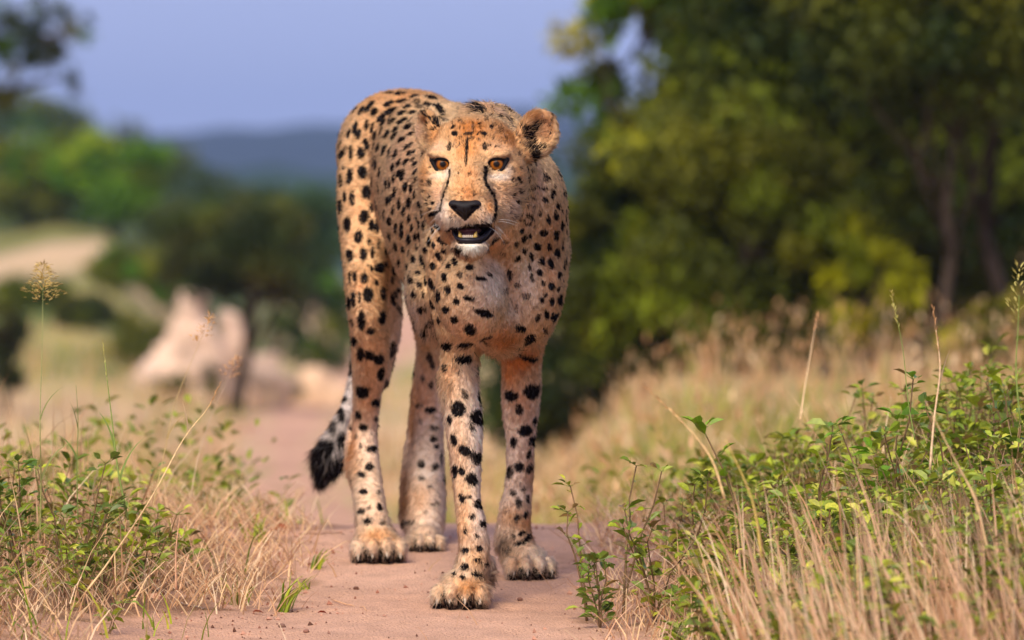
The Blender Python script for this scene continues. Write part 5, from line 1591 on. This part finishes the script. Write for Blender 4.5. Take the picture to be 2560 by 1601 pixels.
# left side
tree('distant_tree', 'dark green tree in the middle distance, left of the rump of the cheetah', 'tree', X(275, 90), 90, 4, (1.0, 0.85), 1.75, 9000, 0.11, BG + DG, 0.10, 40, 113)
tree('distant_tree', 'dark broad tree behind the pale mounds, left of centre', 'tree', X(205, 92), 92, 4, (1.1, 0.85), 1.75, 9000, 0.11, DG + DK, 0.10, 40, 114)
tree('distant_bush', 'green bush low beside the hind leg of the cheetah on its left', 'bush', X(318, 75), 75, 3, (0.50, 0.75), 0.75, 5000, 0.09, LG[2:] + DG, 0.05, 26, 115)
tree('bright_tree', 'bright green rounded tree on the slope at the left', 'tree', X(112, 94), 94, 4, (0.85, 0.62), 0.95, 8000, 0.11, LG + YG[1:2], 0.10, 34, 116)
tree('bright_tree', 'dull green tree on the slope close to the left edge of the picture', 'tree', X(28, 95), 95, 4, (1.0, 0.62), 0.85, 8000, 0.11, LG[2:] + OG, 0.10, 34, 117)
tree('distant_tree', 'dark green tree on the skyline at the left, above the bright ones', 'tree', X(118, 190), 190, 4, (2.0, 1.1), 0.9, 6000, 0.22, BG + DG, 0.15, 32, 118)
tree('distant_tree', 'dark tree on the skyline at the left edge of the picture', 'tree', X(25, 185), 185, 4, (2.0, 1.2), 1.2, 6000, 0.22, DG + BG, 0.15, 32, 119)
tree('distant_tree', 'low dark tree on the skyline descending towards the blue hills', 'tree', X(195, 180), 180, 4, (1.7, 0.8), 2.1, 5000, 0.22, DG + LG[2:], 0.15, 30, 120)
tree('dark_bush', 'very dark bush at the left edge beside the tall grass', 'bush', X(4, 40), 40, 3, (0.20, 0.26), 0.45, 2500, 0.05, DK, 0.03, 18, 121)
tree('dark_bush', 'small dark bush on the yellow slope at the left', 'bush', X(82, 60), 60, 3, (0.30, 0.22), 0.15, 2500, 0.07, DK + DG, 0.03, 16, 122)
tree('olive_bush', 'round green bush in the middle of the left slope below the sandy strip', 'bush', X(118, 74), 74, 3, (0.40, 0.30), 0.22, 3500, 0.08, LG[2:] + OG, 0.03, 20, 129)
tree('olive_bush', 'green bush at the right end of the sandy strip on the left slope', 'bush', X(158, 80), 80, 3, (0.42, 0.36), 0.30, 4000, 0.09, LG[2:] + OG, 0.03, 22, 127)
tree('olive_bush', 'low green bush at the foot of the sandy strip near the left edge', 'bush', X(30, 68), 68, 3, (0.5, 0.26), 0.15, 4000, 0.08, OG + DG, 0.03, 22, 128)
tree('olive_bush', 'yellow green bush on the slope between the pale mound and the dark bush', 'bush', X(130, 55), 55, 3, (0.38, 0.26), 0.20, 3000, 0.07, OG + YG[1:2], 0.03, 18, 125)
tree('dark_tree', 'dark tree with a leaning purple grey trunk standing among the pale mounds', 'tree', X(238, 44), 44, 3, (0.60, 0.36), 1.18, 8000, 0.055, DG + DK, 0.07, 30, 126,
     trunk_pts=[(-.02, 0, -.05), (.0, 0, .2), (.06, 0, .45), (.10, 0, .75), (.12, 0, 1.1)], nlimb=8)
# the dark branch hanging into the upper left corner
def branch_tree():
    x, Y = X(-60, 38), 38
    z0 = float(zg(np.array([x]), np.array([Y]))[0])
    root = empty('overhanging_tree', (x, Y, z0), 'dark tree whose leafy branch hangs into the upper left corner of the picture', 'tree')
    tk = Acc()
    a = np.array([x, Y, z0])
    tk.add(tube([a, a + (0.03, 0, 0.8), a + (0.0, 0, 1.6), a + (.1, 0, 2.4)], [0.10, 0.08, 0.07, 0.05], 8, C3(70, 60, 54)))
    pts = [P(-40, 60, 38), P(0, 40, 38), P(38, 40, 37.8), P(75, 30, 37.6)]
    tk.add(tube(pts, [0.05, 0.035, 0.02, 0.008], 6, C3(70, 60, 54)))
    tk.add(tube([P(-40, 110, 38), P(10, 90, 38), P(50, 80, 38), P(72, 78, 38)], [0.05, 0.03, 0.015, 0.006], 6, C3(70, 60, 54)))
    tk.build('trunk', M_BARK, root, True)
    r = np.random.default_rng(131); pos, cl = [], []
    for (px, py, s, k) in [(10, 20, 14, 260), (34, 34, 16, 420), (52, 52, 12, 360), (30, 58, 10, 240), (70, 30, 10, 130), (62, 12, 10, 110), (84, 34, 7, 60), (40, 8, 12, 120), (6, 50, 12, 260), (72, 78, 8, 80), (76, 92, 5, 30), (2, 96, 13, 400), (14, 70, 7, 60), (90, 18, 5, 30), (-25, 40, 30, 700), (-30, 0, 30, 700), (-40, 100, 25, 500)]:
        c = P(px, py, 37.8); q = r.normal(0, 0.55, (k, 3)) * s * 37.8 / FPX
        pos.append(c + q); cl.append(np.tile(np.array([DG + DK + LG[2:]][0][r.integers(8)]), (k, 1)) * r.uniform(0.7, 1.3, (k, 1)))
    pos = np.concatenate(pos); cl = np.concatenate(cl); n = len(pos)
    ac = Acc(); L = r.uniform(0.03, 0.06, n)
    ac.add(leaves(pos, r.normal(0, 1, (n, 3)), L, L * 0.45, cl, r, 0.15)); ac.build('crown', M_CROWN, root)
branch_tree()

# ------------------------------------------------------------------ pale mounds and the dead stump in the valley
def mound(label, x, Y, blobs, col, seed, name='termite_mound', cat='mound'):
    """weathered earth mound from overlapping lumps (dx, dz, rx, rz) in metres"""
    old = PRIMS[:]; PRIMS.clear()
    z0 = float(zg(np.array([x]), np.array([Y]))[0])
    for (dx, dz, rx, rz) in blobs:
        prim_ell((x + dx, Y, z0 + dz), (rx, rx * 0.9, rz), 0.08)
    V, Q = surface_nets(0.035)
    PRIMS.clear(); PRIMS.extend(old)
    N, _ = quad_normals(V, Q)
    V = V + N * (0.08 * vnoise(V, 6, seed) + 0.04 * vnoise(V, 17, seed + 1))[:, None]
    V[:, 2] = np.maximum(V[:, 2], z0 - 0.12)
    c = col * (0.9 + 0.34 * vnoise(V, 5, seed + 2) + 0.2 * vnoise(V, 13, seed + 3))[:, None]
    o = link(name, np_mesh(name, V, Q.ravel(), np.full(len(Q), 4), True, M_STONE, {'col': c}))
    tag(o, label, cat)
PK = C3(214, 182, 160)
Ym = 47
mound('tall pale earth bank with a broken top, left of centre', X(188, Ym), Ym, [(0, .50, .14, .32), (-.04, .2, .22, .34), (-.17, .05, .20, .26), (.14, .16, .18, .34), (-.01, .74, .10, .13), (.08, .55, .10, .22), (-.12, .46, .08, .16), (-.28, .02, .16, .16)], PK, 61, 'earth_bank', 'earth bank')
mound('lower pale earth bank beside the taller broken one', X(228, Ym), Ym + .3, [(0, .36, .16, .38), (.12, .14, .18, .28), (-.1, .1, .16, .2), (.05, .45, .06, .1)], PK * 0.85, 64, 'earth_bank', 'earth bank')
mound('rounded cream earth bank close to the hind leg of the cheetah', X(314, 50), 50, [(0, .14, .19, .22), (.14, .08, .17, .16), (-.13, .05, .14, .14), (-.02, .3, .08, .08)], C3(206, 170, 138), 67, 'earth_bank', 'earth bank')
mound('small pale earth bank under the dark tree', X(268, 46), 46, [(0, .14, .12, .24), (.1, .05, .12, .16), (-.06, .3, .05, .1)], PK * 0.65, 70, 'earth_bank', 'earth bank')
tree('olive_bush', 'small olive bush growing against the foot of the tall pale bank', 'bush', X(172, 45.5), 45.5, 3, (0.13, 0.12), 0.12, 900, 0.035, OG + LG[2:], 0.015, 10, 141)
tree('olive_bush', 'thin olive bush between the two taller pale banks', 'bush', X(210, 46), 46, 3, (0.10, 0.17), 0.2, 800, 0.035, OG + DG, 0.015, 10, 142)
tree('olive_bush', 'small green bush between the cream bank and the dark tree', 'bush', X(290, 47), 47, 3, (0.11, 0.12), 0.12, 900, 0.035, DG + LG[2:], 0.015, 10, 143)
# ------------------------------------------------------------------ single plants one can point at
def one_weed(px, py_top, Y, H, label, seed, leafL=0.026, nst=1, leafn=9, col=None, name='leafy_weed', spread=0.25, redder=False):
    r = np.random.default_rng(seed)
    x = X(px, Y); z0 = float(zg(np.array([x]), np.array([Y]))[0])
    top = P(px, py_top, Y)[2]
    Hh = max(top - z0, H)
    root = empty(name, (x, Y, z0), label, 'weed')
    s_, l_ = weed(np.array([x, Y, z0 - 0.005]), Hh * 1.02, r, nst, leafL, col, leafn + 7, spread)
    a, b = Acc(), Acc()
    for t in s_: a.add(t)
    for t in l_: b.add(t)
    a.build('stem', M_STEM, root, True); b.build('foliage', M_LEAF, root)
one_weed(623, 448, 9.95, 0.2, 'single leafy weed sprig with drooping buds, standing apart above the right bank nearest the path', 201, 0.022, 2, 11)
one_weed(587, 486, 9.9, 0.1, 'small weed with folded leaves closest to the path on the right bank', 202, 0.022, 2, 8)
one_weed(697, 428, 10.0, 0.25, 'leafy weed with upright pointed leaves left of the star shaped one', 203, 0.026, 2, 12)
one_weed(762, 416, 9.95, 0.25, 'weed topped by one star shaped rosette of bright pointed leaves', 204, 0.03, 1, 8, C3(130, 160, 32))
one_weed(812, 420, 10.0, 0.25, 'bushy weed with dark pointed leaves just right of the star shaped rosette', 205, 0.028, 3, 12)
one_weed(885, 392, 9.95, 0.3, 'tallest leafy weed on the right bank, with two drooping upper shoots', 206, 0.030, 2, 11, C3(110, 146, 30))
one_weed(905, 416, 9.9, 0.2, 'broad leaved weed just under the tallest one', 207, 0.034, 2, 7, C3(112, 150, 28))
one_weed(960, 410, 9.85, 0.25, 'dark green bushy weed near the right edge of the picture', 208, 0.028, 3, 12, C3(92, 116, 28))
one_weed(1008, 402, 9.8, 0.25, 'dark leafy weed cut by the right edge of the picture', 209, 0.028, 3, 12, C3(88, 112, 28))
one_weed(655, 500, 9.8, 0.15, 'dense round weed with large leaves on the right bank above the paw', 210, 0.028, 4, 12)
one_weed(600, 545, 9.75, 0.1, 'low sprawling weed at the foot of the right bank', 211, 0.026, 4, 10, C3(110, 130, 44))
one_weed(62, 440, 10.0, 0.2, 'weed with one round heart shaped leaf sticking up on the left bank', 212, 0.024, 1, 5, C3(84, 110, 30))
one_weed(20, 455, 9.95, 0.2, 'leafy green weed at the left edge of the picture', 213, 0.024, 4, 12, C3(96, 122, 38))
one_weed(80, 470, 9.9, 0.15, 'leafy weed with browning tips on the left bank', 214, 0.022, 4, 12, C3(104, 120, 44))

def stalk(pts, r0, label, col, name='grass_stalk', head=None, leaf=None, seed=0, cat='grass stalk'):
    """a single grass stem given by picture points and distances, with seed head and leaf blades as parts"""
    rr = np.random.default_rng(300 + seed)
    p = np.array([P(a, b, c) for a, b, c in pts])
    q = smooth_path(np.concatenate([p, np.full((len(p), 1), r0)], 1), 5)[:, :3]
    root = empty(name, tuple(q[0]), label, cat)
    a = Acc(); a.add(tube(q, np.linspace(r0 * 0.75, r0 * 0.2, len(q)), 5, col)); a.build('stem', M_STEM, root, True)
    if head:
        n, L, wl = head
        b = Acc(); t = np.linspace(0.0, 1.0, n)
        tip = q[-1]; d = norm(q[-1] - q[-4])
        base = tip - d * L * 0.5 + d * (t * L)[:, None]
        az = rr.uniform(0, 2*np.pi, n)
        if wl > 1.2:
            sp = (1.15 - t)[:, None] * wl * 0.013 * rr.uniform(0.1, 1.0, (n, 1))
            base = base + sp * np.stack([np.cos(az), np.sin(az), 0.5 + 0*az], 1)
        dirs = d[None] * 1.0 + 0.55 * wl * np.stack([np.cos(az), np.sin(az), 0.3 * np.sin(az * 3)], 1)
        LL = rr.uniform(0.006, 0.011, n) * (1 + 0.2 * (wl > 1))
        b.add(leaves(base, dirs, LL, LL * 0.28, pick([C3(214, 186, 150), C3(190, 160, 120)], n, rr) * (col / col.max() * 0.7 + 0.3), rr))
        b.build('seed_head', M_GRASS, root)['kind'] = 'stuff'
    if leaf:
        for (k, L, s) in leaf:
            b = Acc(); base = q[k][None]
            b.add(blades(base, np.array([L]), np.array([[s, 0.1]]), np.array([0.005]), np.array([col * 0.9]), 5, 0.6, rr))
            b.build('leaf_blade', M_GRASS, root)
ST = C3(222, 190, 140); GS = C3(130, 146, 72)
stalk([(86, 592, 9.55), (110, 560, 9.55), (150, 500, 9.5), (183, 440, 9.5), (205, 412, 9.5), (212, 400, 9.5)], 0.0022, 'long straw coloured grass stalk leaning right across the left bank', ST, head=(14, 0.05, 0.4), leaf=[(16, 0.05, -0.2)], seed=1)
stalk([(128, 520, 9.9), (118, 470, 9.9), (112, 420, 9.9), (105, 362, 9.9)], 0.0028, 'green grass stalk with a pale split tip, upright on the left bank', GS, head=(10, 0.06, 0.3), leaf=[(4, 0.08, 0.5), (7, 0.07, -0.4)], seed=2)
stalk([(78, 520, 10.2), (77, 470, 10.2), (78, 420, 10.2), (76, 385, 10.2)], 0.0016, 'thin green stalk standing straight up left of the split tipped one', GS * 0.8, leaf=[(6, 0.06, -0.7), (9, 0.05, -0.3)], seed=3)
stalk([(40, 540, 9.9), (41, 480, 9.9), (40, 420, 9.9), (42, 350, 10.2), (43, 285, 10.4)], 0.0018, 'tall grass stalk with a feathery green seed head at the left edge of the picture', C3(140, 140, 80), head=(260, 0.14, 2.6), leaf=[(5, 0.09, 0.7), (10, 0.07, 0.6)], seed=4)
stalk([(150, 520, 10.4), (165, 450, 10.5), (176, 400, 10.6), (205, 330, 10.8)], 0.0014, 'thin blurred stalk rising behind the long leaning one on the left', C3(178, 150, 100), head=(50, 0.10, 1.6), leaf=[(6, 0.06, 0.7)], seed=5)
stalk([(190, 500, 10.9), (200, 450, 11.0), (218, 400, 11.1), (232, 370, 11.2)], 0.0014, 'feathery blurred grass head leaning right near the dark dead trunk', C3(190, 160, 130), head=(60, 0.09, 1.6), seed=6)
stalk([(176, 590, 9.7), (176, 550, 9.7), (180, 515, 9.7)], 0.0028, 'short thick broken straw stub on the left bank', C3(196, 150, 116), seed=7)
stalk([(930, 470, 9.3), (934, 420, 9.3), (940, 370, 9.3), (936, 330, 9.3)], 0.0028, 'pale dry grass stem with a forked white seed head at the right', C3(226, 190, 150), head=(26, 0.07, 0.7), leaf=[(6, 0.1, 0.25)], seed=8)
stalk([(915, 440, 9.7), (908, 400, 9.7), (903, 350, 9.7), (895, 310, 9.7)], 0.0015, 'thin green stalk with a curled white plume, left of the forked seed head', GS, head=(30, 0.06, 1.0), seed=9)
stalk([(1020, 420, 9.2), (1016, 370, 9.2), (1018, 330, 9.2), (1019, 295, 9.2)], 0.002, 'green flower stalk at the right edge of the picture', GS, head=(40, 0.09, 1.4), seed=10)
stalk([(800, 420, 11.0), (806, 380, 11.1), (812, 345, 11.2), (816, 322, 11.3)], 0.002, 'soft pale grass stem standing in the middle of the right hand field', C3(220, 184, 140), head=(30, 0.09, 0.8), seed=11)
stalk([(725, 500, 8.8), (712, 460, 8.8), (690, 430, 8.8), (668, 408, 8.8)], 0.0028, 'dry stalk arching left over the weeds on the right bank', C3(220, 184, 130), head=(26, 0.08, 0.8), seed=12)
stalk([(762, 560, 8.7), (752, 500, 8.7), (726, 440, 8.7)], 0.0026, 'yellowish stalk leaning left in front of the weeds on the right bank', C3(206, 176, 96), seed=13)
stalk([(990, 560, 8.8), (975, 500, 8.8), (950, 450, 8.8), (925, 400, 8.8)], 0.0026, 'dry stalk leaning left in front of the weeds close to the right edge', C3(214, 178, 130), leaf=[(4, 0.08, -0.5)], seed=14)

# near, blurred straw in the lower right corner
acc = Acc()
b = scatter(2300, 0.32, 1.5, 7.6, 9.2, None, R_)
n = len(b); h = R_.uniform(0.10, 0.34, n); a = R_.normal(np.pi, 0.9, n); ll = R_.uniform(0.05, 0.55, n)
acc.add(blades(b, h, np.stack([np.cos(a), np.sin(a)], 1) * ll[:, None], R_.uniform(0.003, 0.006, n), pick(STRAW, n, R_), 4, 0.5, R_))
tag(acc.build('foreground_grass', M_GRASS), 'blurred pale grass stems closest to the camera in the lower right corner', 'grass', None, 'stuff')

# tufts with spreading green blades at the path's left edge
def tuft(px, py, label, n, L, seed, lean=0.85, col=GREEN, toward=None):
    r = np.random.default_rng(seed)
    Yt = 9.6
    for _ in range(30):
        x = X(px, Yt); z = float(zbase(np.array([x]), np.array([Yt]))[0])
        pyy = HORIZON + (CAMH - z) * FPX / Yt
        Yt += (pyy - py) * 0.004
    x = X(px, Yt)
    b = np.tile(np.array([x, Yt, float(zg(np.array([x]), np.array([Yt]))[0])]), (n, 1)) + r.normal(0, 0.008, (n, 3)) * np.array([1, 1, 0])
    a = r.uniform(0, 2*np.pi, n) if toward is None else r.normal(toward, 0.7, n)
    acc = Acc(); acc.add(blades(b, r.uniform(0.4, 1, n) * L, np.stack([np.cos(a), np.sin(a)], 1) * r.uniform(0.5, 1, (n, 1)) * lean, r.uniform(0.003, 0.006, n), pick(col, n, r), 5, 0.6, r))
    o = acc.build('grass_tuft', M_GRASS); tag(o, label, 'grass tuft')
tuft(316, 570, 'small green grass tuft on the bare sand left of the hind paw', 16, 0.06, 401, 0.9, toward=0.1)
tuft(283, 612, 'green grass tuft spreading to the right over the sand, nearest the camera on the left', 26, 0.09, 402, 0.9, toward=0.0)
tuft(235, 605, 'half dry grass tuft left of the spreading green one', 30, 0.08, 403, 0.8, STRAW + GREEN)
tuft(578, 553, 'single flat green grass blade pointing left on the right edge of the path', 4, 0.09, 404, 0.95, toward=math.pi)
tuft(300, 590, 'tiny dark green tuft on the sand between the two larger left tufts', 8, 0.03, 405, 0.9)
tuft(256, 545, 'green tuft in the straw at the crest of the left bank', 24, 0.07, 406, 0.8)

# stones, dead leaves and crumbs on the path
def ground_pt(px, py):
    Yt = 10.0
    for _ in range(60):
        x = X(px, Yt); z = float(zbase(np.array([x]), np.array([Yt]))[0])
        Yt += (HORIZON + (CAMH - z) * FPX / Yt - py) * 0.003
    return x, Yt, float(ground_z(np.array([x]), np.array([Yt]))[0])
def pebble(px, py, rpx, col, label, seed, cat='stone'):
    x, Y, z = ground_pt(px, py); r = rpx * Y / FPX
    bm = bmesh.new(); bmesh.ops.create_icosphere(bm, subdivisions=3, radius=1)
    V = np.array([v.co for v in bm.verts]); F = np.array([[v.index for v in f.verts] for f in bm.faces]); bm.free()
    V = V * (1 + 0.22 * vnoise(V, 1.3, seed) + 0.08 * vnoise(V, 4, seed))[:, None] * np.array([1, 0.85, 0.68]) * r + np.array([x, Y, z + r * 0.42])
    o = link('pebble', np_mesh('pebble', V, F.ravel(), np.full(len(F), 3), True, M_STONE, {'col': np.tile(col, (len(V), 1)) * (1 + 0.2 * vnoise(V, 90, seed))[:, None]}))
    tag(o, label, cat)
pebble(154, 601, 7.5, C3(214, 160, 130), 'rounded pinkish stone lying in the straw at the lower left', 1)
pebble(282, 630, 4, C3(110, 80, 66), 'small dark clod on the sand at the bottom left of the path', 2)
pebble(356, 591, 3, C3(104, 70, 56), 'tiny dark clod on the sand left of the leading paw', 3)
pebble(306, 635, 3, C3(140, 98, 82), 'tiny brown clod at the bottom edge of the path', 4)
pebble(520, 600, 3, C3(120, 84, 70), 'tiny brown clod on the sand right of the leading paw', 5)
def dead_leaf(px, py, Lpx, col, ang, label, seed):
    x, Y, z = ground_pt(px, py); r = np.random.default_rng(seed); L = Lpx * Y / FPX
    d = np.array([[math.cos(ang), math.sin(ang), 0.25]])
    ac = Acc(); ac.add(leaves(np.array([[x - d[0, 0]*L/2, Y - d[0, 1]*L/2, z + 0.004]]), d, np.array([L]), np.array([L * 0.55]), np.array([col]), r, 0.3, 0.8))
    tag(ac.build('dead_leaf', M_LEAF), label, 'dead leaf')
dead_leaf(322, 616, 10, C3(150, 62, 36), 0.4, 'rust red dead leaf on the sand in the lower left of the path', 1)
dead_leaf(549, 521, 15, C3(206, 110, 70), 0.1, 'orange dead leaf lying at the crest right of the fore leg', 2)
dead_leaf(282, 531, 16, C3(170, 90, 50), 0.2, 'brown dead leaf at the crest left of the hind paws', 3)
dead_leaf(258, 618, 12, C3(160, 92, 64), 0.1, 'pale brown dead leaf in front of the left tufts', 4)
def twig(px, py, px2, py2, r0, label, col=C3(120, 88, 66)):
    a, b = np.array(ground_pt(px, py)), np.array(ground_pt(px2, py2)); r = np.random.default_rng(int(px))
    t = np.linspace(0, 1, 8)[:, None]
    q = a * (1 - t) + b * t + r.normal(0, 0.002, (8, 3)) + np.array([0, 0, r0 + 0.001])
    ac = Acc(); ac.add(tube(q, np.linspace(r0, r0 * 0.5, 8), 5, col)); tag(ac.build('twig', M_STEM, None, True), label, 'twig')
twig(300, 536, 346, 537, 0.0016, 'thin dark twig lying along the crest behind the hind paw')
twig(330, 601, 367, 612, 0.0012, 'thin pale straw twig on the sand left of the leading paw', C3(206, 160, 120))
twig(175, 607, 205, 614, 0.0018, 'grey twig among the straw at the lower left', C3(150, 128, 116))

# crumbs of earth and chaff, nobody could count them
acc = Acc(); r = np.random.default_rng(77)
n = 3200
x = r.uniform(-0.6, 0.5, n); Y = r.uniform(9.2, 11.4, n)
e = np.abs(x - pathx(Y)); k = r.random(n) < 0.22 + 0.6 * sstep(0.1, 0.3, e)
x, Y = x[k], Y[k]; n = len(x); z = ground_z(x, Y)
s = np.minimum(r.exponential(0.0011, n) + 0.0007, 0.006)
T = np.array([[1, 0, 0], [-.5, .87, 0], [-.5, -.87, 0], [0, 0, 1.0], [0, 0, -.6]])
F = np.array([[0, 1, 3], [1, 2, 3], [2, 0, 3], [1, 0, 4], [2, 1, 4], [0, 2, 4]])
V = (T[None] * s[:, None, None] * r.uniform(0.6, 1.4, (n, 5, 3)) + np.stack([x, Y, z + s * 0.2], 1)[:, None]).reshape(-1, 3)
L = (np.arange(n)[:, None, None] * 5 + F[None]).reshape(-1, 3)
me = np_mesh('soil_crumbs', V, L.ravel(), np.full(len(L), 3), False, M_STONE, {'col': np.repeat(pick([C3(150, 100, 80), C3(110, 74, 58), C3(190, 140, 116)], n, r), 5, 0)})
tag(link('soil_crumbs', me), 'crumbs of earth and chaff strewn over the sandy path', 'crumbs', None, 'stuff')

# ------------------------------------------------------------------ the hazy air
def haze():
    bm = bmesh.new(); bmesh.ops.create_cube(bm, size=1)
    me = bpy.data.meshes.new('haze'); bm.to_mesh(me); bm.free()
    m = bpy.data.materials.new('haze'); m.use_nodes = True; nt = m.node_tree; nt.nodes.clear()
    o_ = nt.nodes.new('ShaderNodeOutputMaterial'); v = nt.nodes.new('ShaderNodeVolumePrincipled')
    v.inputs['Color'].default_value = (0.50, 0.66, 1.0, 1); v.inputs['Density'].default_value = HAZE_D
    v.inputs['Anisotropy'].default_value = 0.2
    nt.links.new(v.outputs['Volume'], o_.inputs['Volume'])
    me.materials.append(m)
    o = link('haze', me)
    o.scale = (14000, 4800, 120); o.location = (0, 4800/2 - 60, 120/2 - 12)
    o['kind'] = 'stuff'; o['label'] = 'thin bluish haze filling the valley up to the far hills'; o['category'] = 'haze'
HAZE_D = 0.00034
haze()
